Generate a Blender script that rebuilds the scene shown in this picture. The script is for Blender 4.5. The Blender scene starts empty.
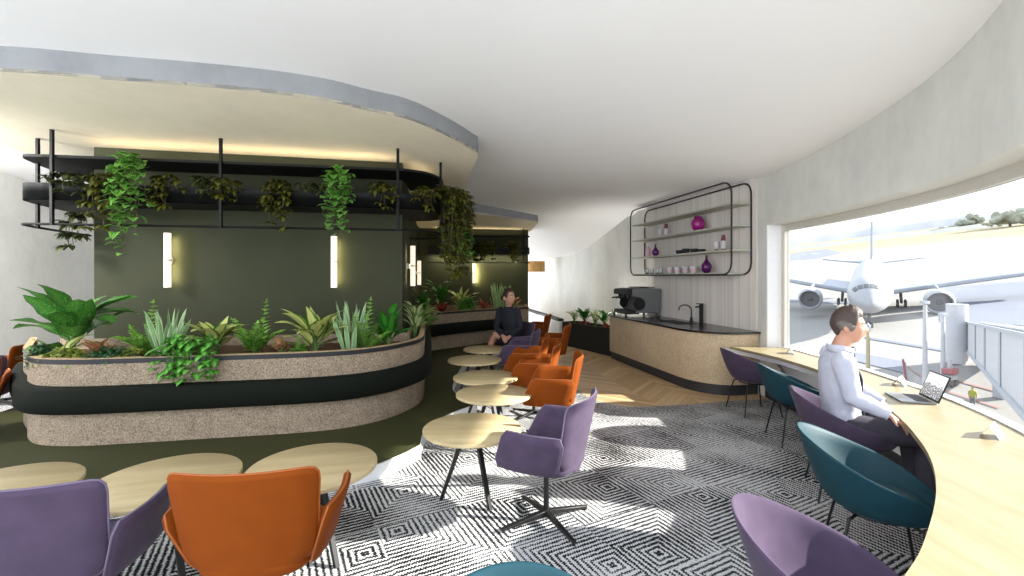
import bpy, bmesh, math, random
from mathutils import Vector, Matrix, noise
PI = math.pi
scene = bpy.context.scene
COL = scene.collection
EYE = 1.67; F = 455.0; HX = 512.0; HY = 277.0

# ---------------------------------------------------------------- helpers
def at_z(px, py, z):
    """point of the photograph's ray that lies at height z"""
    Y = F*(EYE-z)/(py-HY)
    return Vector(((px-HX)/F*Y, Y, z))
def at_y(px, Y):
    return (px-HX)/F*Y
def zz(py, Y):
    return EYE-(py-HY)*Y/F
def lin(c):
    return c/12.92 if c <= .04045 else ((c+.055)/1.055)**2.4
def rgb(r, g, b):
    return (lin(r/255), lin(g/255), lin(b/255), 1)

class MB:
    """collects geometry for ONE mesh object"""
    def __init__(s): s.v = []; s.f = []; s.uv = []; s.m = []
    def add(s, vs, fs, uvs=None, mi=0):
        o = len(s.v); s.v += [tuple(p) for p in vs]
        for k, f in enumerate(fs):
            s.f.append([i+o for i in f]); s.m.append(mi)
            s.uv.append([uvs[i] for i in f] if uvs else None)
    def box(s, c, d, M=None, mi=0):
        vs = []
        for x in (-.5, .5):
            for y in (-.5, .5):
                for z in (-.5, .5):
                    p = Vector((x*d[0], y*d[1], z*d[2]))
                    if M is not None: p = M @ p
                    vs.append(p+Vector(c))
        s.add(vs, [(0,1,3,2),(4,6,7,5),(0,4,5,1),(2,3,7,6),(0,2,6,4),(1,5,7,3)], mi=mi)
    def bar(s, p, q, w, h=None, w2=None, h2=None, up=(0,0,1), mi=0):
        p, q = Vector(p), Vector(q); h = h or w; w2 = w2 or w; h2 = h2 or h
        d = (q-p).normalized(); u = Vector(up)
        if abs(d.dot(u)) > .98: u = Vector((0,1,0))
        a = d.cross(u).normalized(); b = a.cross(d).normalized()
        vs = []
        for c, ww, hh in ((p,w,h),(q,w2,h2)):
            for i, j in ((-1,-1),(1,-1),(1,1),(-1,1)):
                vs.append(c+a*(i*ww/2)+b*(j*hh/2))
        s.add(vs, [(3,2,1,0),(4,5,6,7),(0,1,5,4),(1,2,6,5),(2,3,7,6),(3,0,4,7)], mi=mi)
    def tube(s, pts, r, n=8, closed=False, side=None, mi=0, caps=True):
        """r: number, list of numbers, or list of (rx,ry); side fixes the rx direction"""
        pts = [Vector(p) for p in pts]; N = len(pts)
        if not isinstance(r, (list, tuple)): r = [r]*N
        r = [(q, q) if not isinstance(q, (list, tuple)) else q for q in r]
        vs = []; prev = None
        for i, p in enumerate(pts):
            if closed: t = pts[(i+1) % N]-pts[i-1]
            else: t = pts[min(i+1, N-1)]-pts[max(i-1, 0)]
            t = t.normalized() if t.length > 1e-9 else Vector((0,0,1))
            if side is not None:
                sd = side[i] if isinstance(side, list) else side
                a = Vector(sd)-t*Vector(sd).dot(t)
            elif prev is None:
                u = Vector((0,0,1)) if abs(t.z) < .9 else Vector((1,0,0))
                a = u.cross(t)
            else: a = prev-t*prev.dot(t)
            if a.length < 1e-6: a = t.orthogonal()
            a.normalize(); b = t.cross(a); prev = a
            for k in range(n):
                g = 2*PI*k/n
                vs.append(p+a*(math.cos(g)*r[i][0])+b*(math.sin(g)*r[i][1]))
        fs = []
        for i in range(N if closed else N-1):
            j = (i+1) % N
            for k in range(n):
                l = (k+1) % n
                fs.append((i*n+k, i*n+l, j*n+l, j*n+k))
        if not closed and caps:
            fs.append(tuple(range(n-1, -1, -1))); fs.append(tuple((N-1)*n+k for k in range(n)))
        s.add(vs, fs, mi=mi)
    def lathe(s, prof, c=(0,0,0), n=24, M=None, mi=0):
        vs = []; fs = []; m = len(prof)
        for k in range(n):
            g = 2*PI*k/n
            for r, z in prof:
                p = Vector((r*math.cos(g), r*math.sin(g), z))
                if M is not None: p = M @ p
                vs.append(p+Vector(c))
        for k in range(n):
            l = (k+1) % n
            for i in range(m-1):
                fs.append((k*m+i, l*m+i, l*m+i+1, k*m+i+1))
        s.add(vs, fs, mi=mi)
    def prism(s, poly, z0, z1, mi=0, top=True, bottom=True):
        n = len(poly)
        A = sum(poly[i][0]*poly[(i+1)%n][1]-poly[(i+1)%n][0]*poly[i][1] for i in range(n))
        if A < 0: poly = poly[::-1]
        f0 = z0 if callable(z0) else (lambda x, y: z0)
        f1 = z1 if callable(z1) else (lambda x, y: z1)
        vs = [(p[0], p[1], f0(p[0], p[1])) for p in poly]+[(p[0], p[1], f1(p[0], p[1])) for p in poly]
        fs = [(i, (i+1)%n, n+(i+1)%n, n+i) for i in range(n)]
        if bottom: fs.append(tuple(range(n-1, -1, -1)))
        if top: fs.append(tuple(range(n, 2*n)))
        s.add(vs, fs, mi=mi)
    def strip(s, A, B, z0, z1, mi=0, closed=False):
        """solid wall between plan paths A and B (same length), z0..z1"""
        n = len(A); vs = []
        for a, b in zip(A, B):
            vs += [(a[0],a[1],z0),(a[0],a[1],z1),(b[0],b[1],z1),(b[0],b[1],z0)]
        fs = []
        for i in range(n if closed else n-1):
            j = (i+1) % n
            for k in range(4):
                l = (k+1) % 4
                fs.append((i*4+k, i*4+l, j*4+l, j*4+k))
        if not closed: fs += [(0,3,2,1), tuple((n-1)*4+k for k in range(4))]
        s.add(vs, fs, mi=mi)
    def ribbon(s, rows, mi=0):
        """single-sided grid of points (list of rows)"""
        m = len(rows[0]); vs = [p for r in rows for p in r]
        fs = [(i*m+k, i*m+k+1, (i+1)*m+k+1, (i+1)*m+k) for i in range(len(rows)-1) for k in range(m-1)]
        s.add(vs, fs, mi=mi)
    def thick(s, rows, th, mi=0):
        """upholstered panel: a grid of points given thickness th and a rounded edge"""
        R = len(rows); C = len(rows[0]); P = [[Vector(p) for p in r] for r in rows]
        def nrm(i, k):
            a = P[min(i+1,R-1)][k]-P[max(i-1,0)][k]; b = P[i][min(k+1,C-1)]-P[i][max(k-1,0)]
            n = a.cross(b); return n.normalized() if n.length > 1e-9 else Vector((0,0,1))
        N = [[nrm(i,k) for k in range(C)] for i in range(R)]
        vs = [P[i][k]+N[i][k]*th*.5 for i in range(R) for k in range(C)]
        vs += [P[i][k]-N[i][k]*th*.5 for i in range(R) for k in range(C)]
        o = R*C; fs = []
        for i in range(R-1):
            for k in range(C-1):
                q = (i*C+k, i*C+k+1, (i+1)*C+k+1, (i+1)*C+k)
                fs.append(q); fs.append(tuple(o+x for x in q[::-1]))
        ring = [(0,k) for k in range(C)]+[(i,C-1) for i in range(1,R)]+[(R-1,k) for k in range(C-2,-1,-1)]+[(i,0) for i in range(R-2,0,-1)]
        cen = sum((P[i][k] for i in range(R) for k in range(C)), Vector())/(R*C)
        base = len(vs)
        n = len(ring); edge = []
        for q, (i, k) in enumerate(ring):
            i0, k0 = ring[q-1]; i1, k1 = ring[(q+1) % n]
            t = P[i1][k1]-P[i0][k0]
            out = t.cross(N[i][k])
            if out.length < 1e-9: out = P[i][k]-cen
            out.normalize()
            if out.dot(P[i][k]-cen) < 0: out = -out
            edge.append(P[i][k]+out*th*.42); vs.append(edge[-1])
        for q in range(n):
            i, k = ring[q]; j, l = ring[(q+1) % n]; e0 = base+q; e1 = base+(q+1) % n
            fs.append((i*C+k, e0, e1, j*C+l)); fs.append((o+j*C+l, e1, e0, o+i*C+k))
        s.add(vs, fs, mi=mi)
        return edge
    def ell(s, c, r, n=12, m=8, M=None, mi=0):
        vs = []; fs = []
        for i in range(m+1):
            t = PI*i/m
            for k in range(n):
                g = 2*PI*k/n
                p = Vector((r[0]*math.sin(t)*math.cos(g), r[1]*math.sin(t)*math.sin(g), r[2]*math.cos(t)))
                if M is not None: p = M @ p
                vs.append(p+Vector(c))
        for i in range(m):
            for k in range(n):
                l = (k+1) % n
                fs.append((i*n+k, (i+1)*n+k, (i+1)*n+l, i*n+l))
        s.add(vs, fs, mi=mi)
    def build(s, name, mats, parent=None, smooth=True, bevel=0, seg=2, sub=0, angle=40, merge=True, loc=None):
        me = bpy.data.meshes.new(name)
        me.from_pydata(s.v, [], s.f)
        if not isinstance(mats, (list, tuple)): mats = [mats]
        for m in mats: me.materials.append(m)
        if any(s.uv):
            L = me.uv_layers.new(name='UVMap'); i = 0
            for k, f in enumerate(s.f):
                for c in range(len(f)):
                    if s.uv[k]: L.data[i].uv = s.uv[k][c]
                    i += 1
        for k, p in enumerate(me.polygons): p.material_index = s.m[k]
        bm = bmesh.new(); bm.from_mesh(me)
        if merge: bmesh.ops.remove_doubles(bm, verts=bm.verts, dist=1e-5)
        if merge: bmesh.ops.recalc_face_normals(bm, faces=bm.faces)
        for f in bm.faces: f.smooth = smooth
        if smooth:
            a = math.radians(angle)
            for e in bm.edges:
                if len(e.link_faces) == 2 and e.calc_face_angle(0) > a: e.smooth = False
        bm.to_mesh(me); bm.free()
        o = bpy.data.objects.new(name, me); COL.objects.link(o)
        if parent is not None: o.parent = parent
        if loc is not None: o.location = loc
        if bevel:
            b = o.modifiers.new('bevel', 'BEVEL'); b.width = bevel; b.segments = seg; b.limit_method = 'ANGLE'; b.angle_limit = math.radians(35)
            b.harden_normals = False
        if sub:
            b = o.modifiers.new('sub', 'SUBSURF'); b.levels = sub; b.render_levels = sub
        return o

def tag(o, label, cat, group=None, kind=None):
    o['label'] = label; o['category'] = cat
    if group: o['group'] = group
    if kind: o['kind'] = kind
    return o
def struct(o, label=None):
    o['kind'] = 'structure'
    if label: o['label'] = label
    return o
def thing(name, label, cat, loc=(0,0,0), rz=0, group=None):
    o = bpy.data.objects.new(name, None); COL.objects.link(o)
    o.empty_display_size = .1; o.location = loc; o.rotation_euler = (0,0,rz)
    return tag(o, label, cat, group)
def dup(root, loc, rz, label, group=None):
    r = root.copy(); COL.objects.link(r); r.location = loc; r.rotation_euler = (0,0,rz); r['label'] = label
    if group: r['group'] = group
    for ch in list(root.children):
        c = ch.copy(); COL.objects.link(c); c.parent = r
        for g in list(ch.children):
            d = g.copy(); COL.objects.link(d); d.parent = c
    return r
def face(fx, fy):          # z rotation that turns local +Y to (fx,fy)
    return math.atan2(-fx, fy)
def spline(pts, per=6, closed=False):
    P = [Vector(p) for p in pts]; n = len(P); out = []
    for i in range(n if closed else n-1):
        p0 = P[i-1] if (i > 0 or closed) else P[0]*2-P[1]
        p1 = P[i]; p2 = P[(i+1) % n]
        p3 = P[(i+2) % n] if (i+2 < n or closed) else P[-1]*2-P[-2]
        for k in range(per):
            t = k/per
            out.append(.5*((2*p1)+(p2-p0)*t+(2*p0-5*p1+4*p2-p3)*t*t+(3*p1-p0-3*p2+p3)*t**3))
    if not closed: out.append(P[-1])
    return out
def offset(path, d, closed=False):
    """plan path moved d to the left of its direction"""
    n = len(path); out = []
    for i, p in enumerate(path):
        a = path[i-1] if (i > 0 or closed) else path[i]
        b = path[(i+1) % n] if (i < n-1 or closed) else path[i]
        t = Vector((b[0]-a[0], b[1]-a[1])); t = t.normalized() if t.length > 1e-9 else Vector((1,0))
        out.append((p[0]-t.y*d, p[1]+t.x*d))
    return out
def rounded(poly, r, n=5):
    """round the corners of a plan polygon; r: number or per-corner list"""
    out = []; N = len(poly)
    for i in range(N):
        p = Vector(poly[i][:2]); a = Vector(poly[i-1][:2]); b = Vector(poly[(i+1) % N][:2])
        ri = r[i] if isinstance(r, (list, tuple)) else r
        if ri <= 0: out.append((p.x, p.y)); continue
        da = (a-p); db = (b-p); la, lb = da.length, db.length; da /= la; db /= lb
        k = min(ri, la*.49, lb*.49)
        s, e = p+da*k, p+db*k
        for q in range(n+1):
            t = q/n; c = s*(1-t)**2+p*2*t*(1-t)+e*t*t
            out.append((c.x, c.y))
    return out

# ---------------------------------------------------------------- materials
class G:
    """small node-graph writer"""
    def __init__(s, name):
        s.m = bpy.data.materials.new(name); s.m.use_nodes = True
        s.t = s.m.node_tree; s.b = s.t.nodes['Principled BSDF']; s.out = s.t.nodes['Material Output']
    def n(s, typ, **kw):
        x = s.t.nodes.new(typ)
        for k, v in kw.items(): setattr(x, k, v)
        return x
    def put(s, sock, v):
        if hasattr(v, 'is_output') or isinstance(v, bpy.types.NodeSocket): s.t.links.new(v, sock)
        else: sock.default_value = v
    def math(s, op, a, b=0.0, c=None):
        x = s.n('ShaderNodeMath', operation=op); s.put(x.inputs[0], a); s.put(x.inputs[1], b)
        if c is not None: s.put(x.inputs[2], c)
        return x.outputs[0]
    def pos(s):
        return s.n('ShaderNodeNewGeometry').outputs['Position']
    def obj(s):
        return s.n('ShaderNodeTexCoord').outputs['Object']
    def uv(s):
        x = s.n('ShaderNodeSeparateXYZ'); s.put(x.inputs[0], s.n('ShaderNodeTexCoord').outputs['UV']); return x.outputs
    def sep(s, v):
        x = s.n('ShaderNodeSeparateXYZ'); s.put(x.inputs[0], v); return x.outputs
    def comb(s, a, b, c=0.0):
        x = s.n('ShaderNodeCombineXYZ'); s.put(x.inputs[0], a); s.put(x.inputs[1], b); s.put(x.inputs[2], c); return x.outputs[0]
    def vmul(s, v, k):
        x = s.n('ShaderNodeVectorMath', operation='MULTIPLY'); s.put(x.inputs[0], v); s.put(x.inputs[1], k); return x.outputs[0]
    def noise(s, v, scale, detail=3, rough=.5):
        x = s.n('ShaderNodeTexNoise'); s.put(x.inputs['Vector'], v); x.inputs['Scale'].default_value = scale
        x.inputs['Detail'].default_value = detail; x.inputs['Roughness'].default_value = rough; return x.outputs['Fac']
    def white(s, v):
        x = s.n('ShaderNodeTexWhiteNoise'); s.put(x.inputs['Vector'], v); return x.outputs
    def ramp(s, fac, stops, interp='LINEAR'):
        x = s.n('ShaderNodeValToRGB'); s.put(x.inputs[0], fac); r = x.color_ramp; r.interpolation = interp
        while len(r.elements) > len(stops): r.elements.remove(r.elements[-1])
        while len(r.elements) < len(stops): r.elements.new(1)
        for e, (p, c) in zip(r.elements, stops): e.position = p; e.color = c
        return x.outputs[0]
    def mix(s, f, a, b):
        x = s.n('ShaderNodeMix', data_type='RGBA'); s.put(x.inputs[0], f); s.put(x.inputs[6], a); s.put(x.inputs[7], b); return x.outputs[2]
    def bump(s, h, strength=.2, dist=.01):
        x = s.n('ShaderNodeBump'); x.inputs['Strength'].default_value = strength; x.inputs['Distance'].default_value = dist
        s.put(x.inputs['Height'], h); s.put(s.b.inputs['Normal'], x.outputs[0])
    def fin(s, color, rough=.5, metal=0, spec=.5, sheen=0):
        s.put(s.b.inputs['Base Color'], color); s.put(s.b.inputs['Roughness'], rough)
        s.b.inputs['Metallic'].default_value = metal; s.b.inputs['Specular IOR Level'].default_value = spec
        if sheen:
            s.b.inputs['Sheen Weight'].default_value = sheen; s.b.inputs['Sheen Roughness'].default_value = .4
        return s.m

def plain(name, c, rough=.5, metal=0, spec=.5, var=.06, scale=30, sheen=0, bump=0):
    g = G(name); v = g.obj(); f = g.noise(v, scale, 3)
    a = tuple(max(0, x*(1-var)) for x in c[:3])+(1,); b = tuple(min(1, x*(1+var)) for x in c[:3])+(1,)
    if bump: g.bump(f, bump, .004)
    return g.fin(g.ramp(f, [(.3, a), (.7, b)]), rough, metal, spec, sheen)

def emis(name, c, strength):
    g = G(name); g.fin(c, .5); g.b.inputs['Emission Color'].default_value = c; g.b.inputs['Emission Strength'].default_value = strength
    return g.m

def m_concrete(name, c, amt=.12, scale=1.3):
    g = G(name); p = g.pos(); q = g.vmul(p, (1, 1, .75))
    a = g.noise(q, scale, 6, .62); b = g.noise(q, scale*7, 4, .6)
    f = g.math('ADD', g.math('MULTIPLY', a, .75), g.math('MULTIPLY', b, .25))
    lo = tuple(x*(1-amt) for x in c[:3])+(1,); hi = tuple(min(1, x*(1+amt*.8)) for x in c[:3])+(1,)
    g.bump(b, .08, .01)
    return g.fin(g.ramp(f, [(.36, lo), (.5, c), (.64, hi)]), .8, spec=.25)

def m_cork(name, c1, c2, scale=75):
    g = G(name); p = g.pos(); a = g.noise(p, scale, 3, .75); b = g.noise(p, 9, 2)
    f = g.math('ADD', g.math('MULTIPLY', a, .85), g.math('MULTIPLY', b, .15)); g.bump(a, .25, .006)
    return g.fin(g.ramp(f, [(.36, c1), (.62, c2)]), .9, spec=.15)

def m_wood(name, c1, c2, axis=(1, 9, 1), scale=1.4, rough=.4, world=False):
    g = G(name); p = g.pos() if world else g.obj(); q = g.vmul(p, axis)
    a = g.noise(q, scale, 4, .55); b = g.noise(g.vmul(q, (1, 3, 1)), scale*3, 3)
    f = g.math('ADD', g.math('MULTIPLY', a, .7), g.math('MULTIPLY', b, .3))
    return g.fin(g.ramp(f, [(.33, c1), (.66, c2)]), rough, spec=.3)

def m_carpet():
    g = G('carpet'); p = g.sep(g.pos()); S = .62; A = math.radians(28)
    x = g.math('DIVIDE', g.math('ADD', g.math('MULTIPLY', p[0], math.cos(A)), g.math('MULTIPLY', p[1], math.sin(A))), S)
    y = g.math('DIVIDE', g.math('SUBTRACT', g.math('MULTIPLY', p[1], math.cos(A)), g.math('MULTIPLY', p[0], math.sin(A))), S)
    ix, iy = g.math('FLOOR', x), g.math('FLOOR', y)
    w = g.white(g.comb(ix, iy)); wc = g.sep(w['Color'])
    u = g.math('SUBTRACT', g.math('SUBTRACT', x, ix), g.math('ADD', g.math('MULTIPLY', wc[0], .7), .15))
    v = g.math('SUBTRACT', g.math('SUBTRACT', y, iy), g.math('ADD', g.math('MULTIPLY', wc[1], .7), .15))
    au, av = g.math('ABSOLUTE', u), g.math('ABSOLUTE', v)
    c = g.math('MULTIPLY', g.math('MAXIMUM', au, av), S)
    along = g.math('MULTIPLY', g.math('MINIMUM', au, av), S)
    wob = g.math('MULTIPLY', g.noise(g.pos(), 30, 3), 4.2)
    rip = g.math('MULTIPLY', g.math('SINE', g.math('MULTIPLY', along, 2*PI/.017)), .75)
    st = g.math('SINE', g.math('ADD', g.math('ADD', g.math('MULTIPLY', c, 2*PI/.037), wob), rip))
    big = g.math('SUBTRACT', g.noise(g.pos(), 1.7, 2), .5)
    duty = g.math('ADD', g.math('MULTIPLY', big, 3.4), g.math('MULTIPLY', g.math('SUBTRACT', wc[2], .5), .7))
    fine = g.math('MULTIPLY', g.math('SUBTRACT', g.noise(g.pos(), 120, 2), .5), 3.0)
    f = g.math('ADD', g.math('ADD', st, duty), fine)
    f = g.math('ADD', g.math('MULTIPLY', f, .9), .5)
    col = g.ramp(f, [(.2, rgb(20,20,22)), (.72, rgb(190,190,190))])
    return g.fin(col, .95, spec=.1)

def m_chevron():
    g = G('oak_chevron'); p = g.sep(g.pos()); A = math.radians(12); W = .62
    x = g.math('DIVIDE', g.math('ADD', g.math('MULTIPLY', p[0], math.cos(A)), g.math('MULTIPLY', p[1], math.sin(A))), W)
    y = g.math('SUBTRACT', g.math('MULTIPLY', p[1], math.cos(A)), g.math('MULTIPLY', p[0], math.sin(A)))
    t = g.math('PINGPONG', x, 1.0)
    s = g.math('ADD', y, g.math('MULTIPLY', t, W))
    k = g.math('DIVIDE', s, .13); ik = g.math('FLOOR', k)
    w = g.white(g.comb(ik, g.math('FLOOR', x)))['Value']
    gr = g.noise(g.comb(g.math('MULTIPLY', s, 9), g.math('MULTIPLY', t, 2), w), 3, 4)
    col = g.ramp(g.math('ADD', g.math('MULTIPLY', w, .55), g.math('MULTIPLY', gr, .45)), [(.2, rgb(172,142,104)), (.8, rgb(208,180,140))])
    e = g.math('SUBTRACT', k, ik)
    seam = g.math('LESS_THAN', e, .05)
    return g.fin(g.mix(seam, col, rgb(140,112,78)), .45, spec=.3)

def m_slats():
    g = G('ribbed_pale_timber'); p = g.sep(g.pos())
    u = g.math('SUBTRACT', g.math('MULTIPLY', p[1], .9777), g.math('MULTIPLY', p[0], .21))
    k = g.math('DIVIDE', u, .036); ik = g.math('FLOOR', k); w = g.white(g.comb(ik, 3.0))['Value']
    gr = g.noise(g.comb(g.math('MULTIPLY', u, 30), 0.0, g.math('MULTIPLY', p[2], 1.2)), 2, 4)
    col = g.ramp(g.math('ADD', g.math('MULTIPLY', w, .5), g.math('MULTIPLY', gr, .5)), [(.25, rgb(204,197,190)), (.75, rgb(222,216,210))])
    e = g.math('SUBTRACT', k, ik); seam = g.math('LESS_THAN', e, .07)
    return g.fin(g.mix(seam, col, rgb(184,177,169)), .6, spec=.25)

def m_leaf(name, edge, mid, vein=None, speck=None, power=2.0, rough=.45):
    g = G(name); u = g.uv()
    d = g.math('MULTIPLY', g.math('ABSOLUTE', g.math('SUBTRACT', u[0], .5)), 2.0)      # 0 midrib, 1 edge
    nz = g.noise(g.obj(), 26, 3)
    r = g.math('SINE', g.math('MULTIPLY', g.math('ADD', u[1], g.math('MULTIPLY', d, -.25)), 55.0))
    f = g.math('ADD', g.math('POWER', d, power), g.math('ADD', g.math('MULTIPLY', g.math('SUBTRACT', nz, .5), .55), g.math('MULTIPLY', r, .07)))
    col = g.ramp(f, [(.18, mid), (.62, edge)])
    if vein: col = g.mix(g.math('LESS_THAN', d, .1), col, vein)
    if speck: col = g.mix(g.math('GREATER_THAN', g.noise(g.obj(), 85, 1), .66), col, speck)
    hue = g.noise(g.obj(), 4, 1)
    col = g.mix(g.math('MULTIPLY', hue, .35), col, tuple(x*.45 for x in edge[:3])+(1,))
    m = g.fin(col, rough, spec=.35)
    g.b.inputs['Subsurface Weight'].default_value = 0
    tr = g.n('ShaderNodeBsdfTranslucent'); g.put(tr.inputs[0], col)
    mx = g.n('ShaderNodeMixShader'); mx.inputs[0].default_value = .22
    g.t.links.new(g.b.outputs[0], mx.inputs[1]); g.t.links.new(tr.outputs[0], mx.inputs[2]); g.t.links.new(mx.outputs[0], g.out.inputs[0])
    return m

def m_glass():
    g = G('window_glass'); t = g.n('ShaderNodeBsdfTransparent'); t.inputs[0].default_value = (.47,.48,.49,1)
    gl = g.n('ShaderNodeBsdfGlossy'); gl.inputs['Roughness'].default_value = .02
    mx = g.n('ShaderNodeMixShader'); mx.inputs[0].default_value = .03
    g.t.links.new(t.outputs[0], mx.inputs[1]); g.t.links.new(gl.outputs[0], mx.inputs[2]); g.t.links.new(mx.outputs[0], g.out.inputs[0])
    return g.m

M = dict(
 carpet=m_carpet(), oak=m_chevron(), slats=m_slats(), glass=m_glass(),
 concrete=m_concrete('wall_concrete', rgb(226,226,222), .1),
 fascia=m_concrete('fascia_concrete', rgb(142,145,148), .12, 2.0),
 soffit=m_concrete('soffit_plaster', rgb(240,231,207), .05, 1.2),
 ceiling=plain('ceiling_paint', rgb(248,248,248), .9, spec=.1, var=.005, scale=2),
 white=plain('white_paint', rgb(226,227,228), .6, spec=.3, var=.02),
 frame=plain('frame_beige', rgb(196,192,182), .5, var=.03),
 green_wall=plain('olive_wall', rgb(54,57,40), .75, spec=.2, var=.05, scale=3),
 green_floor=plain('olive_vinyl', rgb(50,52,24), .7, spec=.25, var=.05, scale=3),
 cushion=plain('bottle_green_cushion', rgb(15,19,13), .8, spec=.12, var=.08, scale=60),
 cork=m_cork('woven_cork', rgb(96,82,68), rgb(164,148,128)),
 concrete_grey=m_concrete('wall_concrete_grey', rgb(204,204,198), .1),
 cork_top=m_cork('cork_rim', rgb(150,126,94), rgb(182,160,126), 60),
 rim=plain('rim_steel', rgb(22,24,28), .5, .2, var=.05),
 soil=m_cork('potting_soil', rgb(40,28,20), rgb(92,68,48), 40),
 black=plain('black_metal', rgb(26,26,27), .4, .3, var=.1),
 rack=plain('rack_black', rgb(13,15,15), .6, 0, .2, var=.08),
 matt=plain('matt_black', rgb(28,29,31), .7, var=.08),
 stone=plain('black_stone', rgb(22,22,23), .22, 0, var=.2, scale=80),
 counter=m_cork('counter_weave', rgb(166,146,118), rgb(206,186,156), 60),
 plinth=plain('plinth_charcoal', rgb(46,46,48), .6, var=.06),
 table=m_wood('pale_ash', rgb(160,141,102), rgb(186,168,130)),
 desk=m_wood('desk_ash', rgb(140,127,95), rgb(157,144,115), (9, 1, 1), 1.1, .35, True),
 shelf=plain('shelf_greige', rgb(176,176,164), .6, var=.03),
 purple=plain('purple_velvet', rgb(70,59,77), .9, spec=.1, var=.12, scale=9, sheen=.08),
 orange=plain('orange_wool', rgb(116,54,6), .8, spec=.12, var=.05, scale=14),
 teal=plain('teal_shell', rgb(16,54,64), .6, spec=.25, var=.06, scale=12),
 orange_pipe=plain('orange_piping', rgb(144,74,16), .6, var=.03),
 purple_pipe=plain('purple_piping', rgb(98,86,106), .7, var=.03),
 steel=plain('brushed_steel', rgb(150,152,155), .35, .8, var=.05),
 skin=plain('skin', rgb(182,136,114), .55, spec=.35, var=.04, scale=20),
 shirt=plain('white_shirt', rgb(176,178,192), .8, var=.03, scale=15),
 tie=plain('charcoal_tie', rgb(44,48,60), .6, var=.1),
 trousers=plain('dark_trousers', rgb(52,48,58), .85, var=.1),
 navy=plain('navy_dress', rgb(24,25,34), .85, var=.1),
 hair_m=plain('brown_hair', rgb(66,52,46), .6, var=.25, scale=70),
 hair_g=plain('grey_hair', rgb(98,90,86), .6, var=.2, scale=80),
 hair_w=plain('dark_hair', rgb(60,40,34), .5, var=.25, scale=60),
 lips=plain('lips', rgb(190,110,100), .5), eye=plain('eye_white', rgb(230,228,224), .3), iris=plain('iris', rgb(50,40,36), .3),
 shoe=plain('black_leather', rgb(30,28,28), .4),
 paper=plain('white_card', rgb(196,196,198), .7, var=.01),
 wicker=m_cork('wicker', rgb(140,100,56), rgb(206,166,108), 40),
 soft=plain('lamp_rim', rgb(230,228,220), .5),
)
SKY = 2.5; SUN = 24.0; EXPO = 0.72
# ---------------------------------------------------------------- room shell
def lerp(a, b, t): return a+(b-a)*t
def sstep(a, b, x):
    t = max(0, min(1, (x-a)/(b-a))); return t*t*(3-2*t)
def soffit_z(x, y): return 3.27-.05*(y-5.9)
def ceil_z(x, y):
    left = 3.48-.05*(min(y, 11)-5.96)
    right = 3.09+.045*max(0, 5.6-y)
    z = lerp(left, right, max(0, min(1, (x+.3)/3.6)))
    s = y+.8*(x-2.67)
    return lerp(z, 2.35, max(0, min(1, (s-10.3)/2.7)))

# wood / carpet boundary, and the two floors
bnd = [(-.2,13.5),(.3,11.0),(.72,9.4),(.86,8.2),(.96,6.85),(1.12,6.2),(1.38,5.92),(1.7,5.86),(2.36,5.98),(3.03,6.15),(4.2,6.3)]
bnd = [tuple(p) for p in spline([(a,b,0) for a,b in bnd], 5)]
bnd = [(p[0],p[1]) for p in bnd]
b = MB(); b.prism(bnd+[(4.2,-2.2),(-11,-2.2),(-11,13.5)], -.06, 0)
struct(b.build('floor', M['carpet'], smooth=False), 'black and white hatched carpet')
b = MB(); b.prism(bnd+[(4.6,6.3),(4.6,27),(-.2,27)], -.06, 0)
struct(b.build('floor.001', M['oak'], smooth=False), 'oak floor laid in a herringbone')

# ceiling as a gently sloping sheet
b = MB(); rows = []
for j in range(0, 55):
    y = 1.0+j*.5
    rows.append([(x, y, ceil_z(x, y)) for x in [-11+i*.5 for i in range(34)]])
b.ribbon(rows)
b.ribbon([[ (p[0], p[1], p[2]+.15) for p in r] for r in rows])
struct(b.build('ceiling', M['ceiling']), 'smooth white ceiling')

# lowered ceiling raft with a concrete coloured edge
front = [(0,71.5),(100,79),(240,90),(320,100),(370,111),(410,120),(450,137.5),(472,150),(478,156),(469.7,175.6),(462,200.6)]
def sof(px, py):
    k = (HY-py)/F; Y = 1.895/(k+.05); return ((px-HX)/F*Y, Y, 0)
fp = [Vector((-6.2,4.3,0)),Vector((-5.6,3.72,0))]+[Vector(sof(*p)) for p in front]
fp = [(p.x, p.y) for p in spline(fp, 5)]
raft = fp+[(-1.13,9.55),(-1.08,9.75),(.55,11.1),(.64,11.2),(.62,11.35),(.5,12.7),(-5.9,12.7),(-6.35,6.3),(-6.25,5.6)]
b = MB(); b.prism(raft, soffit_z, lambda x, y: ceil_z(x, y)+.02, top=False, bottom=False)
struct(b.build('trim_1', M['fascia'], angle=35), 'grey concrete edge of the lowered ceiling')
b = MB(); b.prism(raft, lambda x, y: soffit_z(x, y)+.002, lambda x, y: soffit_z(x, y)+.03, top=True)
struct(b.build('ceiling.001', M['soffit'], smooth=False), 'cream lowered ceiling above the planters')

# olive green core wall
core = [(-5.19,5.65),(-1.52,6.30),(-2.42,11.6),(-2.45,12.05),(.44,12.36),(.44,12.65),(-5.6,12.65)]
b = MB(); b.prism(core, 0, lambda x, y: soffit_z(x, y)+.01)
struct(b.build('wall_center', M['green_wall'], smooth=False), 'olive green wall behind the planters')

# concrete wall at the left and behind
wl = [(-8.4,6.3),(-8.44,7.5),(-8.9,9.0),(-9.3,11),(-9.6,14),(-5.6,14.2)]
b = MB(); b.strip(wl, offset(wl, .2), 0, 3.95)
struct(b.build('wall_left', M['concrete']), 'pale concrete wall at the left')

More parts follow.
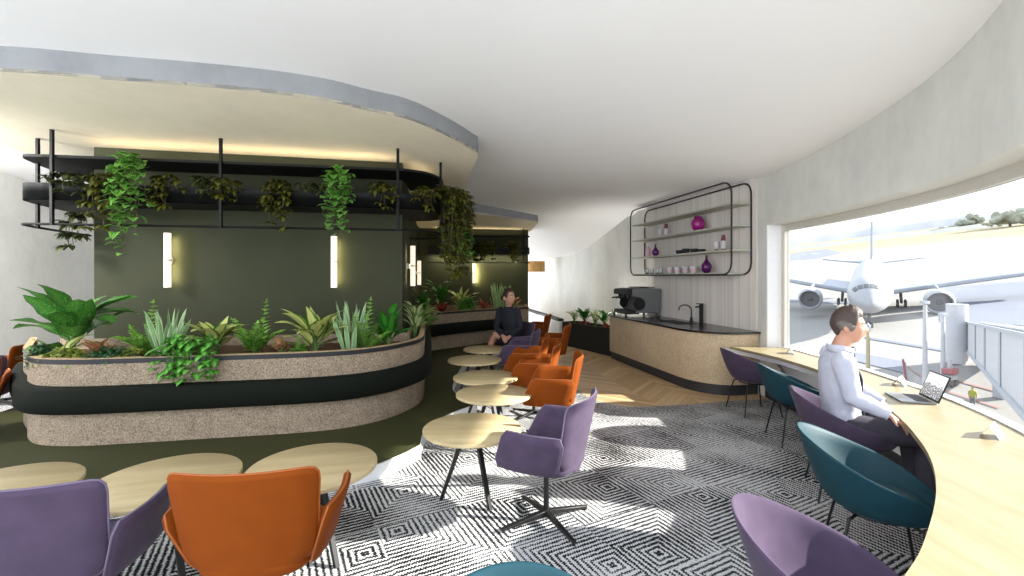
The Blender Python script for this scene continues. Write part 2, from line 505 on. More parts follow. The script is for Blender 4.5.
# wall behind the counter: local frame u (away), v (into the room)
WO = Vector((3.52,6.53,0)); EU = Vector((-.21,.9777,0)); EV = Vector((-.9777,-.21,0))
def wv(u, v, z=0): p = WO+EU*u+EV*v; return Vector((p.x, p.y, z))
def w2(u, v): p = WO+EU*u+EV*v; return (p.x, p.y)
b = MB(); b.prism([w2(-.02,0),w2(21,0),w2(21,-.2),w2(-.02,-.2)], 0, 3.3)
struct(b.build('wall_right', M['concrete_grey'], smooth=False), 'pale concrete wall behind the counter')
b = MB(); b.prism([w2(0,0),w2(3.2,0),w2(3.2,.02),w2(0,.02)], .0, 3.14)
struct(b.build('trim_2', M['slats'], smooth=False), 'pale ribbed timber panel behind the shelf')

# window wall: inner face W, glass line G
Wp = [(3.52,6.53),(3.535,6.33),(3.52,5.6),(3.48,5.0),(3.4,4.4),(3.28,3.75),(3.08,3.13),(2.73,2.41),(2.33,1.75),(1.98,1.2),(1.75,.5),(1.65,-.5),(1.65,-2.2)]
Wf = [(p.x, p.y) for p in spline([(a,c,0) for a,c in Wp[1:]], 5)]
Gf = offset(Wf, .2); Gf[0] = (Wf[0][0]+.2, Wf[0][1])
Go = offset(Wf, .32); Go[0] = (Wf[0][0]+.32, Wf[0][1])
b = MB(); b.strip(Wf, Go, 2.39, 3.7)
struct(b.build('wall_window', M['concrete_grey'], angle=30), 'curved concrete wall above the window')
b = MB(); b.strip(Wf, offset(Wf, .03), .15, .67)
struct(b.build('wall_window_dado', M['white'], angle=30), 'pale panel below the window counter')
b = MB(); b.strip(offset(Wf, -.015), offset(Wf, .03), 0, .15)
struct(b.build('baseboard_window', M['plinth'], angle=30), 'dark kickboard below the window counter')
b = MB(); b.prism([(3.52,6.53),(3.535,6.33),(3.86,6.33),(3.86,6.6)], 0, 3.3)
struct(b.build('wall_pier', M['concrete_grey'], smooth=False), 'concrete pier beside the window')
b = MB(); b.strip([(3.54,6.325),(3.74,6.325)], [(3.54,6.31),(3.74,6.31)], .67, 2.39)
struct(b.build('trim_3', M['white'], smooth=False), 'white window reveal')

win = MB(); Gm = offset(Wf, .2); Gn = offset(Wf, .26)
win.strip(Gm, Gn, 2.30, 2.39); win.strip(Gm, Gn, .67, .706)
win.box((3.765,6.28,1.53), (.06,.085,1.64))
wf = struct(win.build('window_1', M['frame'], angle=30), 'wide curved window onto the airfield')
b = MB(); b.ribbon([[(p[0],p[1],.72) for p in offset(Wf,.235)],[(p[0],p[1],2.31) for p in offset(Wf,.235)]])
b.build('pane', M['glass'], parent=wf)
b = MB(); b.strip(offset(Wf,.195), offset(Wf,.265), .704, .712)
b.build('sill', M['white'], parent=wf)

b = MB(); b.prism([(-1.6,22),(2.6,22),(2.6,22.2),(-1.6,22.2)], 0, 2.6)
struct(b.build('wall_back', M['concrete_grey'], smooth=False), 'end wall of the ramp corridor')
# low ramp wall with a black cap
lw = [(1.17,11.3),(.59,14.4),(.05,17.5)]
b = MB(); b.strip(lw, offset(lw, -.1), 0, .57); low = struct(b.build('wall_ramp', M['white'], smooth=False), 'low white wall of the ramp')
b = MB(); b.strip(offset(lw,.02), offset(lw,-.12), .57, .63); b.build('cap', M['matt'], parent=low)

# raised platform with olive floor and a pale riser
pe = [(-7.4,3.2),(-5,3.3),(-3,3.42),(-2,3.5),(-1.25,3.66),(-.99,3.92),(-.846,4.18)]
pe2 = [(-.846,4.18),(-.87,4.6),(-.72,5.1),(-.5,5.45),(-.44,5.6),(-.66,5.9),(-.82,6.3),(-.86,7.0),(-.86,8.0),(-.76,8.9),(-.3,9.8),(.3,10.5),(.56,11.2),(.5,11.62)]
pa = [(p.x,p.y) for p in spline([(a,c,0) for a,c in pe],6)]; pb = [(p.x,p.y) for p in spline([(a,c,0) for a,c in pe2],6)]
plat = pa+pb[1:]+[(-.5,11.9),(-2.0,11.9),(-2.2,9),(-2.2,6.3),(-6.1,6.3),(-5.75,4.75),(-7.4,4.1)]
b = MB(); b.prism(plat, 0, .12, bottom=False)
po = struct(b.build('platform', M['white'], angle=35), 'pale riser of the raised platform'); 
b = MB(); b.prism(plat, .1195, .125, bottom=False); b.build('top_surface', M['green_floor'], parent=po, smooth=False)
edge = pa+pb[1:]
b = MB(); b.tube([(p[0],p[1],.124) for p in edge], .004, 6); b.build('nosing', M['frame'], parent=po)
for x, y in (pa[-1], (-.44,5.6)):
    b = MB(); b.box((x+.003,y-.003,.0625), (.014,.014,.124)); b.build('corner_strip', M['frame'], parent=po)

# ---------------------------------------------------------------- planter with banded bench
outer = [(-5.95,5.62),(-5.55,5.2),(-5.22,4.86),(-4.86,4.57),(-4.64,4.36),(-4.35,4.19),(-3.97,4.16),(-3.59,4.22),(-2.976,4.34),(-1.926,4.565),(-1.45,4.86),(-1.2,5.3),(-1.13,5.75),(-1.25,6.5),(-1.45,7.6),(-1.65,8.6),(-1.74,9.15),(-1.70,9.5),(-1.33,9.92),(-.66,10.6),(.0,11.15),(.42,11.5)]
op = [(p.x,p.y) for p in spline([(a,c,0) for a,c in outer],5)]
inner = offset(op, .06)
def dense(pts, step=.3):
    out = []
    for a, c in zip(pts[:-1], pts[1:]):
        n = max(1, int(math.dist(a, c)/step))
        out += [(lerp(a[0],c[0],k/n), lerp(a[1],c[1],k/n)) for k in range(n)]
    return out+[pts[-1]]
backp = [(.40,12.30),(-2.36,12.0),(-2.33,11.6),(-1.44,6.22),(-5.19,5.56),(-5.85,5.7)]
planter = thing('planter', 'long winding cork planter with a dark cushion band, in front of the olive wall', 'planter', (-2,4.6,.125))
off = Vector((-2,4.6,.125))
class PB(MB):
    def build(s, name, mats, parent=None, **k):
        s.v = [tuple(Vector(p)-off) for p in s.v] if parent is not None else s.v
        return MB.build(s, name, mats, parent, **k)
b = PB(); b.strip(op, inner, .125, .875); b.strip([op[-1],(.40,12.30)], [inner[-1],(.34,12.25)], .125, .875)
b.build('body', M['cork'], planter, angle=35)
b = PB(); b.strip(offset(op,-.004), offset(op,.05), .87, .915); b.strip([op[-1],(.404,12.30)], [inner[-1],(.34,12.25)], .87, .915)
b.build('rim', M['rim'], planter, angle=35)
b = PB(); b.strip(op, offset(op,.065), .915, .921); b.strip([op[-1],(.40,12.30)], [inner[-1],(.34,12.25)], .915, .921); b.build('rim_top', M['cork_top'], planter, angle=35)
bi = offset(op, .0)
k0, k1 = 3, len(op)-5
band_o = offset(op, -.10)[k0:k1]; band_i = offset(op, .0)[k0:k1]
b = PB()
rings = []
prof = [(.005,.43),(-.075,.43),(-.10,.455),(-.10,.645),(-.075,.67),(.005,.67)]
cols = [offset(op, d) for d, z in prof]
b.ribbon([[ (cols[j][i][0], cols[j][i][1], prof[j][1]) for j in range(len(prof))] for i in range(k0, k1)])
for i in (k0, k1-1):
    b.add([(cols[j][i][0], cols[j][i][1], prof[j][1]) for j in range(len(prof))], [tuple(range(len(prof)))])
b.build('cushion_band', M['cushion'], planter, angle=50)
bd = dense(backp); bdi = offset(bd, -.05)
b = PB(); b.strip(bd[:-1], offset(bd,.06)[:-1], .125, .915); b.build('rear_panel', M['cork'], planter, angle=35)
soil = offset(op,.05)+[(.36,12.24)]+offset(bd,.03)[1:-1]
b = PB(); b.prism(soil, .70, .80, bottom=False); b.build('soil', M['soil'], planter, smooth=False)

# ---------------------------------------------------------------- hanging rack above the planter
rf = [(-6.02,6.5),(-5.74,5.65),(-5.57,5.25),(-5.44,5.06),(-5.25,5.05),(-5.0,5.09),(-3.42,5.36),(-1.6,5.68),(-1.3,5.76),(-1.08,5.95),(-.98,6.3),(-1.02,6.65),(-1.2,6.95),(-1.58,7.05)]
rfs = [(p.x,p.y) for p in spline([(a,c,0) for a,c in rf],6)]
tail = [(-1.515,6.42),(-1.50,6.285),(-5.205,5.63),(-5.24,6.5)]
roff = Vector((-3.4,5.36,2.26))
rack = thing('hanging_rack', 'long black ceiling-hung plant rack with trough and rail in front of the near olive wall', 'plant rack', tuple(roff))
class RB(MB):
    o = roff
    def build(s, name, mats, parent=None, **k):
        s.v = [tuple(Vector(p)-s.o) for p in s.v]
        return MB.build(s, name, mats, parent, **k)
b = RB(); b.prism(rfs+tail, 3.005, 3.035); b.build('top_board', M['rack'], rack, angle=35)
b = RB(); b.prism(rfs+tail, 2.53, 2.545); b.strip(rfs, offset(rfs,-.02) if False else offset(rfs,.025), 2.53, 2.72); b.build('trough', M['rack'], rack, angle=35)
b = RB(); b.tube([(p[0],p[1],2.26) for p in rfs], .014, 8); b.build('rail', M['rack'], rack)
for x, y in ((-5.12,5.08),(-5.57,5.36),(-3.42,5.36),(-1.43,5.72),(-.985,6.3)):
    b = RB(); b.box((x, y-.016, (2.25+soffit_z(x,y))/2), (.03,.03,soffit_z(x,y)-2.25)); b.build('pole', M['rack'], rack, smooth=False)
# far rack
fr = [(-2.2,11.86),(.3,12.1),(.44,12.14),(.48,12.2),(.48,12.34)]
ft = [(-2.2,12.06)]
rack2 = thing('hanging_rack', 'shorter black plant rack on the far olive wall above the seated woman', 'plant rack', (-.8,12.0,2.05))
class FB(RB): o = Vector((-.8,12.0,2.05))
fpoly = fr[:-1]+[(.46,12.2),(.46,12.34),(-2.2,12.06)]
fpoly = [(-2.2,11.86),(.40,12.12),(.47,12.2),(.455,12.36),(.4,12.34),(-2.2,12.06)]
b = FB(); b.prism(fpoly, 2.74, 2.775); b.build('top_board', M['rack'], rack2, smooth=False)
b = FB(); b.prism(fpoly, 2.28, 2.46); b.build('trough', M['rack'], rack2, smooth=False)
b = FB(); b.tube([(-2.2,11.86,2.05),(.40,12.12,2.05),(.47,12.2,2.05),(.45,12.34,2.05)], .014, 8); b.build('rail', M['rack'], rack2)
for x in (-1.6,.3):
    b = FB(); b.box((x,11.86+.1*(x+2.2)-.012,2.5), (.025,.025,.92)); b.build('pole', M['rack'], rack2, smooth=False)

# ---------------------------------------------------------------- wall lights
m_tube = emis('warm_tube', (1,.9,.74,1), .5)
def sconce(x, y, z0, z1, nx, ny, label, w=.08, power=1.6):
    t = thing('wall_light', label, 'wall light', (x, y, (z0+z1)/2), face(-nx,-ny), 'tube lights on the olive walls')
    h = z1-z0
    b = MB(); b.lathe([(0,-h/2),(w/2,-h/2),(w/2,h/2),(0,h/2)], (0,-.10,0), 20); b.build('tube', m_tube, t)
    b = MB(); b.box((0,-.025,0), (.03,.05,h*.12)); b.lathe([(w/2+.002,-.012),(w/2+.004,0),(w/2+.002,.012)], (0,-.10,0), 20); b.build('bracket', M['soft'], t, smooth=False)
    L = bpy.data.lights.new('tube_glow', 'AREA'); L.shape = 'RECTANGLE'; L.size = .03; L.size_y = h*.85; L.energy = power; L.color = (1,.82,.42)
    o = bpy.data.objects.new('tube_glow', L); COL.objects.link(o); o.parent = t; o.location = (.012,-.056,0); o.rotation_euler = Vector((-.62,-.78,0)).to_track_quat('Z','Y').to_euler()
    return t
n1 = Vector((.175,-.985))
sconce(-4.33,5.795,1.54,2.22,n1.x,n1.y,'tube light on the near olive wall below the leftmost bright pothos')
sconce(-2.38,6.14,1.53,2.21,n1.x,n1.y,'tube light on the near olive wall below the second bright pothos',)
n2 = Vector((.98,.16))
sconce(-1.66,7.15,1.53,2.16,.986,.166,'tube light on the side face of the olive wall, nearer of the close pair', .08, 2)
sconce(-2.10,9.8,1.50,2.02,.986,.166,'tube light on the side face of the olive wall, slimmer farther one of the pair', .08, 9)
sconce(-1.02,12.2,1.51,2.03,.107,-.994,'tube light on the far olive wall left of the seated woman',.085, 10)

# warm light strips lying on top of the racks (they wash the lowered ceiling)
def led(a, c, z, power, name='led_strip_light'):
    a, c = Vector((*a, z)), Vector((*c, z)); m = (a+c)/2; L = bpy.data.lights.new(name, 'AREA'); L.shape = 'RECTANGLE'
    L.size = (c-a).length; L.size_y = .04; L.energy = power; L.color = (1,.8,.5)
    o = bpy.data.objects.new(name, L); COL.objects.link(o); o.location = m
    o.rotation_euler = (PI,0,-math.atan2(c.y-a.y, c.x-a.x)) if False else (PI,0,math.atan2(c.y-a.y, c.x-a.x))
led((-5.0,5.45),(-1.6,6.05),3.05,4)
led((-1.3,6.9),(-1.35,6.3),3.05,.3)
led((-2.0,11.95),(.3,12.2),2.79,1.5)

def fill_light(x, y, z, sx, sy, power, aim, color=(1,.97,.93)):  # added area fill without a fitting, brightens walls and ceiling
    L = bpy.data.lights.new('fill_light', 'AREA'); L.shape = 'RECTANGLE'; L.size = sx; L.size_y = sy; L.energy = power; L.color = color
    o = bpy.data.objects.new('fill_light', L); COL.objects.link(o); o.location = (x,y,z)
    o.rotation_euler = (Vector(aim)-Vector((x,y,z))).to_track_quat('-Z','Y').to_euler()
fill_light(-7.0,3.6,3.3,1.2,1.2,330,(-8.6,8.6,1.8))  # unseen fill added to brighten the left wall
fill_light(.33,13.25,.5,.3,.3,3,(1.6,9.8,3.0))  # hidden uplight added behind the green wall to lift the far ceiling
fill_light(-.5,15.5,2.2,1.0,.5,1,(1.5,15.5,.8))  # hidden fill added for the ramp corridor

def fill_down(a, c, z, power):  # fill added under the far rack to brighten the plants and wall below
    a, c = Vector((*a, z)), Vector((*c, z)); L = bpy.data.lights.new('rack_fill_light', 'AREA'); L.shape = 'RECTANGLE'; L.size = (c-a).length; L.size_y = .02; L.energy = power; L.color = (1,.88,.62)
    o = bpy.data.objects.new('rack_fill_light', L); COL.objects.link(o); o.location = (a+c)/2; o.rotation_euler = (0,0,math.atan2(c.y-a.y, c.x-a.x))
fill_down((-2.1,11.93),(.3,12.15), 2.275, 14)
fill_light(2.2,10.5,.3,.25,.25,32,(.6,7.6,3.3))  # hidden uplight added behind the black planter box to brighten the ceiling
# ---------------------------------------------------------------- low round tables
def make_table(label):
    t = thing('round_table', label, 'table', group='round ash tables along the platform')
    b = MB(); b.lathe([(0,.507),(.362,.507),(.37,.512),(.37,.530),(.365,.535),(0,.535)], n=64); b.build('table_top', M['table'], t, angle=50)
    b = MB(); b.lathe([(0,.497),(.12,.497),(.12,.507),(0,.507)], n=24)
    b.build('mounting_plate', M['black'], t)
    for k in range(3):
        g = math.radians(188+120*k)
        d = Vector((math.cos(g), math.sin(g), 0))
        b = MB(); b.bar(d*.06+Vector((0,0,.5)), d*.235+Vector((0,0,.0)), .034, .034, .026, .026, up=(0,0,1)); b.build('leg', M['black'], t, smooth=False)
    return t
tabs = [((-.30,3.44),'round ash table beside the single purple armchair with its back to the window'),
        ((-.177,4.46),'round ash table second along the platform, half in shade, before the nearer orange chairs'),
        ((-.30,5.2),'round ash table third from the purple armchair, sunlit left half'),
        ((-.515,6.28),'shaded round ash table fourth from the purple armchair'),
        ((-.40,7.22),'farthest round ash table, over the seated woman\'s legs'),
        ((-1.2,2.75),'round ash table right behind the orange chair in front, crossed by a sun line'),
        ((-1.95,2.57),'round ash table between the nearest purple and orange chair backs'),
        ((-2.78,2.43),'round ash table cut by the picture edge, left of the others')]
t0 = make_table(tabs[0][1]); t0.location = (*tabs[0][0], 0)
for (x, y), l in tabs[1:]:
    z = .0
    dup(t0, (x, y, z), 0.0 if x > -1 else .3, l)

# ---------------------------------------------------------------- upholstered swivel armchairs
def make_lounge(label, m, pipe, drop=0):
    t = thing('swivel_armchair', label, 'armchair', group='swivel armchairs at the round tables')
    # backrest
    rows = []
    prof = [(0,.10),(.05,.175),(.12,.225),(.22,.25),(.4,.262),(.65,.27),(.9,.28),(.965,.278),(.99,.27),(1.0,.255)]
    for v, w in prof:
        z = .395+.475*v - drop; y = -.215-.10*v
        rows.append([(x*w, y+.055*(x*w/.27)**2, z+(.0 if v > .5 else .04*(x*x)*(1-v*2))) for x in [-1,-.75,-.5,-.25,0,.25,.5,.75,1]])
    b = MB(); e = b.thick(rows, .036); o = b.build('backrest', m, t, angle=60)
    b = MB(); b.tube(e, .0045, 6, closed=True); b.build('piping', pipe, o)
    for s in (-1, 1):
        rows = []
        for q in range(7):
            v = q/6
            z = .425+.255*v-drop
            y0 = -.155-.075*v+(.02 if q in (0,6) else 0); y1 = .265-.11*v-(.02 if q in (0,6) else 0)
            x = s*(.235+.085*v)
            rows.append([(x+s*.02*math.sin(PI*k/6), lerp(y0,y1,k/6), z) for k in range(7)])
        b = MB(); e = b.thick(rows, .036); o = b.build('armrest', m, t, angle=60)
        b = MB(); b.tube(e, .0045, 6, closed=True); b.build('piping', pipe, o)
    # seat pan with cushion
    b = MB(); vs = []; n = 32
    def se(r, ry, z, cy):
        out = []
        for k in range(n):
            g = 2*PI*k/n; c, s_ = math.cos(g), math.sin(g)
            out.append((r*abs(c)**.6*(1 if c>0 else -1), cy+ry*abs(s_)**.6*(1 if s_>0 else -1), z-drop))
        return out
    rings = [se(.06,.06,.375,0),se(.15,.15,.378,.0),se(.215,.22,.395,.01),se(.248,.255,.425,.015),se(.25,.258,.455,.015),se(.24,.25,.478,.015),se(.20,.21,.487,.015),se(.05,.05,.49,.01)]
    for i in range(len(rings)-1):
        pass
    b.add([p for r in rings for p in r], [(i*n+k,i*n+(k+1)%n,(i+1)*n+(k+1)%n,(i+1)*n+k) for i in range(len(rings)-1) for k in range(n)]+[tuple(range(n-1,-1,-1)),tuple((len(rings)-1)*n+k for k in range(n))])
    b.build('seat', m, t, angle=60)
    b = MB(); b.lathe([(0,.05),(.019,.05),(.019,.36-drop),(.07,.368-drop),(.07,.38-drop),(0,.38-drop)], n=20); b.build('column', M['black'], t)
    for k in range(4):
        g = PI/4+PI/2*k+.15; d = Vector((math.cos(g), math.sin(g), 0))
        b = MB(); b.bar(Vector((0,0,.062)), d*.34+Vector((0,0,.022)), .04, .034, .026, .016); b.build('leg', M['black'], t, bevel=.004)
        f = MB(); f.lathe([(0,0),(.012,0),(.012,.016),(0,.016)], tuple(d*.325), 10); f.build('glide', M['matt'], t.children[-1])
    return t
L_or = make_lounge('orange armchair seen from behind in front, beside the cut-off purple one', M['orange'], M['orange_pipe'])
L_or.location = (-1.13,2.12,0); L_or.rotation_euler.z = face(-.12,.99)
L_pu = make_lounge('single purple armchair with four-star foot, its sunlit back to the window', M['purple'], M['purple_pipe'])
L_pu.location = (.235,3.12,0); L_pu.rotation_euler.z = face(-.895,.446)
dup(L_pu, (-1.93,1.98,0), face(-.18,.98), 'purple armchair seen from behind, cut by the picture edge, left of the orange one')
f2 = face(-.99,.14)
dup(L_or, (.40,4.66,0), f2, 'orange armchair nearest behind the single purple armchair')
dup(L_or, (.26,5.45,0), face(-.99,.14), 'orange armchair second in the row behind the purple armchair')
dup(L_or, (.18,6.10,0), face(-.99,.12), 'orange armchair third in the row, beside the fourth table')
dup(L_pu, (.10,6.78,0), face(-.97,.2), 'purple armchair just in front of the seated woman\'s chair')
dup(L_pu, (.04,7.72,0), face(-.8,-.3), 'purple armchair that the woman in navy sits in')
dup(L_or, (.66,7.6,0), face(-.96,.25), 'orange armchair right of the seated woman, mostly its dark back')
dup(L_or, (.50,9.6,0), face(-.96,.25), 'farthest orange armchair, a small wedge before the white ramp wall')
L_ol = make_lounge('low orange armchair left of the planter, cut by the picture edge', M['orange'], M['orange_pipe'], .1)
L_ol.location = (-5.36,4.40,.125); L_ol.rotation_euler.z = face(-.7,.7)
L_pl = make_lounge('low purple armchair between two orange ones left of the planter', M['purple'], M['purple_pipe'], .1)
L_pl.location = (-6.13,5.2,0); L_pl.rotation_euler.z = face(-.6,.8)
dup(L_ol, (-6.72,5.95,0), face(-.9,-.4), 'low orange armchair farthest back at the planter\'s left end')

# ---------------------------------------------------------------- tub chairs at the window counter
def make_tub(label, m):
    t = thing('tub_chair', label, 'chair', group='tub chairs along the window counter')
    b = MB(); n = 56
    def rim(g):      # g = 0 at the back
        c = math.cos(g)
        return .625+.125*c+.05*max(0,c)**2 - .04*max(0,-c)**3
    prof_o = [(0,0),(.35,.0),(.6,.035),(.74,.16),(.84,.4),(.92,.65),(1.0,1.0)]
    prof_i = [(.985,1.0),(.93,.95),(.87,.65),(.79,.42),(.68,.25),(.5,.19),(0,.18)]
    P = prof_o+prof_i; m_ = len(P); vs = []
    for k in range(n):
        g = 2*PI*k/n
        R = .35
        for j, (r, h) in enumerate(P):
            z0 = .385; z = z0+(rim(g)-z0)*h
            if j in (len(prof_o)-1,): z -= .006
            if j == len(prof_o): z -= .006
            if j >= m_-3: z = z0+(.62-z0)*h*.55+.02
            q = R*r*(1+.10*math.cos(g)*h)
            vs.append((q*math.sin(g)*1.02, -q*math.cos(g), z))
    fs = [(k*m_+j, ((k+1)%n)*m_+j, ((k+1)%n)*m_+j+1, k*m_+j+1) for k in range(n) for j in range(m_-1)]
    b.add(vs, fs)
    b.build('shell', m, t, angle=70, bevel=0, sub=1)
    b = MB(); vs=[]
    b.lathe([(0,.44),(.17,.44),(.195,.452),(.19,.468),(.15,.474),(0,.476)], n=32); b.build('seat_pad', m, t)
    b = MB(); b.tube([(.16*math.cos(g), .16*math.sin(g), .378) for g in [2*PI*k/24 for k in range(24)]], .008, 8, closed=True)
    b.tube([(-.16,0,.378),(.16,0,.378)], .008); b.build('seat_frame', M['black'], t)
    for sx in (-1, 1):
        for sy in (-1, 1):
            b = MB(); b.tube(spline([(sx*.08,sy*.09,.378),(sx*.15,sy*.14,.37),(sx*.175,sy*.165,.33),(sx*.235,sy*.225,.0)],5), .008, 8); b.build('leg', M['black'], t)
    return t
T_p = make_tub('purple tub chair in front, largest of the tub chairs, sunlit inside', M['purple'])
T_p.location = (1.20,1.62,0); T_p.rotation_euler.z = face(.9,-.35)
T_t = make_tub('teal tub chair between the large purple one and the man\'s chair', M['teal'])
T_t.location = (2.03,2.53,0); T_t.rotation_euler.z = face(.9,-.45)
dup(T_p, (2.57,3.50,0), face(.92,-.39), 'purple tub chair in which the man with the tie sits')
dup(T_t, (2.90,4.62,0), face(.97,-.2), 'teal tub chair just beyond the man')
dup(T_p, (2.98,5.62,0), face(.99,0), 'farthest purple tub chair, at the end of the bar counter')
dup(T_t, (.03,1.03,0), face(.05,-1), 'teal tub chair of which only the rim shows, bottom middle of the photo')

# ---------------------------------------------------------------- window counter (desk)
din = [(3.03,6.33),(3.06,6.3),(3.15,5.88),(3.215,5.41),(3.19,4.66),(3.03,3.9),(2.81,3.42),(2.60,3.0),(2.28,2.49),(1.93,2.07),(1.52,1.677),(1.27,1.475),(.98,1.27)]
di = [(p.x,p.y) for p in spline([(a,c,0) for a,c in din],6)]
do = [p for p in offset(Wf,.19) if p[1] > .62]; do[0] = (3.71,6.30)
poly = di+do[::-1]
b = MB(); b.prism(poly, .665, .70)
desk = b.build('window_counter', M['desk'], angle=35, bevel=.003)
tag(desk, 'long curved pale ash counter running along the airfield window', 'counter')
b = MB(); ins = offset(di, .0); b.strip(offset(di,.06), offset(di,.075), .60, .665); b.build('apron', M['white'], desk)
for u in (0.18,.42,.66,.9):
    i = int(u*(len(di)-1)); p = di[i]; b = MB(); c = Vector((p[0]+.20,p[1]-.02,0)); b.bar((c.x,c.y,.665),(c.x+.22,c.y-.05,.30),.03,.03); b.build('bracket', M['steel'], desk, smooth=False)

def tent(x, y, rz, label):
    t = thing('table_card', label, 'card', (x, y, .70), rz, 'folded white cards on the window counter')
    b = MB(); w=.075; b.thick([[(-w,-.045,0),(0,-.045,0),(w,-.045,0)],[(-w,0,.075),(0,0,.075),(w,0,.075)],[(-w,.045,0),(0,.045,0),(w,.045,0)]], .0015)
    b.build('folded_card', M['paper'], t, smooth=False)
p = at_z(992,436,.70); tent(p.x, p.y, math.radians(35), 'folded white card nearest on the window counter')
p = at_z(900,385,.70); tent(p.x, p.y, math.radians(40), 'folded white card on the counter behind the laptop')
p = at_z(790,353.5,.70); tent(p.x, p.y, math.radians(60), 'folded white card at the far end of the window counter')

# laptop
def m_sketch():
    g = G('laptop_picture'); u = g.uv()
    n1 = g.noise(g.comb(g.math('MULTIPLY',u[0],4), 0.0), 1.6, 4)
    ridge = g.math('SUBTRACT', g.math('ADD', g.math('MULTIPLY', n1, .6), .22), u[1])
    hatch = g.noise(g.comb(g.math('MULTIPLY',u[0],9), g.math('MULTIPLY',u[1],5)), 3, 5, .7)
    f = g.math('MULTIPLY', g.math('GREATER_THAN', ridge, 0.0), g.math('GREATER_THAN', hatch, .47))
    c = g.mix(f, rgb(238,238,240), rgb(110,112,116)); m = g.fin(c, .3)
    g.put(g.b.inputs['Emission Color'], c); g.b.inputs['Emission Strength'].default_value = .25
    return m
hinge0, hinge1 = at_z(918,394.5,.71), at_z(937.5,404,.71)
hm = (hinge0+hinge1)/2; hd = (hinge1-hinge0); hw = hd.length
fd = Vector((hd.y, -hd.x, 0)).normalized()      # from hinge towards the keyboard front
if fd.x > 0: fd = -fd
lap = thing('laptop', 'silver laptop open on the window counter showing a grey sketch', 'laptop', (hm.x,hm.y,.70), face(-fd.x,-fd.y))
b = MB(); b.prism(rounded([(-hw/2,-.225),(hw/2,-.225),(hw/2,0),(-hw/2,0)], .012), .003, .013); base = b.build('keyboard_deck', M['steel'], lap, angle=40)
b = MB(); b.box((0,-.07,.0135),(hw*.86,.095,.001)); b.build('keys', M['plinth'], base, smooth=False)
b = MB(); b.box((0,-.175,.0135),(.09,.06,.001)); b.build('trackpad', M['shelf'], base, smooth=False)
b = MB(); R = Matrix.Rotation(math.radians(-20),4,'X')
lid = [R @ Vector(q) for q in [(-hw/2,0,0),(hw/2,0,0),(hw/2,0,.215),(-hw/2,0,.215)]]
nn = R.to_3x3() @ Vector((0,.006,0))
vs = [tuple(q+Vector((0,.004,.013))) for q in lid]+[tuple(q+nn+Vector((0,.004,.013))) for q in lid]
b.add(vs, [(0,1,2,3),(7,6,5,4),(0,4,5,1),(1,5,6,2),(2,6,7,3),(3,7,4,0)]); ld = b.build('lid', M['matt'], lap, smooth=False)
b = MB(); sc_ = [R @ Vector(q) for q in [(-hw/2+.01,-.0012,.016),(hw/2-.01,-.0012,.016),(hw/2-.01,-.0012,.206),(-hw/2+.01,-.0012,.206)]]
b.add([tuple(q+Vector((0,.004,.013))) for q in sc_], [(0,1,2,3)], [(0,0),(1,0),(1,1),(0,1)]); b.build('screen', m_sketch(), ld, smooth=False)

# ---------------------------------------------------------------- bar counter
ct = thing('bar_counter', 'beige woven-front bar counter with black stone top and rounded near end', 'counter', tuple(WO))
def cl(u, v): p = EU*u+EV*v; return (p.x, p.y)
def cpoly(d, e=0):
    pts = [(3.11-e,.025),(3.11-e,.91-d)]
    n = 12; cu, cv, ru, rv = .62, .36, .72-d, .55-d
    for k in range(n+1):
        g = PI/2*k/n
        pts.append((cu-ru*math.sin(g), cv+rv*math.cos(g)))
    pts.append((cu-ru,.025))
    return [cl(*q) for q in pts]
b = MB(); b.prism(cpoly(.04,.0), .15, .865); b.build('front_panel', M['counter'], ct, angle=35)
b = MB(); b.prism(cpoly(.06,.03), 0, .15); b.build('plinth', M['plinth'], ct, angle=35)
b = MB(); b.prism(cpoly(.0,-.02), .865, .895); top = b.build('worktop', M['stone'], ct, angle=35, bevel=.004)
b = MB()
q = [cl(1.75,.25),cl(1.75,.6),cl(1.05,.6),cl(1.05,.25)]
b.strip(q, offset(q,.03,True), .893, .899, closed=True); b.prism(q, .8945, .896); b.build('sink', M['matt'], top, smooth=False)

def tap_goose():
    t = thing('gooseneck_tap', 'black gooseneck tap, thinner one left of the square tap on the bar', 'tap', wv(1.41,.12,.895), 0)
    d = EV*1.0; d = (EV*.85+EU*.5).normalized()
    b = MB(); b.tube(spline([(0,0,0),(0,0,.19),(d.x*.02,d.y*.02,.25),(d.x*.07,d.y*.07,.285),(d.x*.14,d.y*.14,.285),(d.x*.19,d.y*.19,.25),(d.x*.205,d.y*.205,.19)],8), .011, 10); b.build('spout', M['matt'], t)
    b = MB(); b.lathe([(0,0),(.035,0),(.035,.012),(.024,.02),(.024,.07),(.014,.08),(0,.08)], n=18); b.build('base', M['matt'], t)
    return t
tap_goose()
t = thing('square_tap', 'black upright square tap with a short side spout, right of the gooseneck', 'tap', wv(1.13,.12,.895), face(EV.x,EV.y))
b = MB(); b.prism(rounded([(-.026,-.026),(.026,-.026),(.026,.026),(-.026,.026)],.006,2),0,.32); b.build('column', M['matt'], t, angle=35)
b = MB(); b.bar((0,0,.285),(-.04,.13,.275),.03,.022); b.build('spout', M['matt'], t, bevel=.003)
b = MB(); b.bar((0,-.03,.327),(-.01,.09,.333),.04,.012); b.build('lever', M['matt'], t, bevel=.003)

# espresso machine
cm = thing('espresso_machine', 'grey and black espresso machine at the left end of the bar counter', 'coffee machine', wv(2.78,.48,.895), face(EV.x,EV.y))
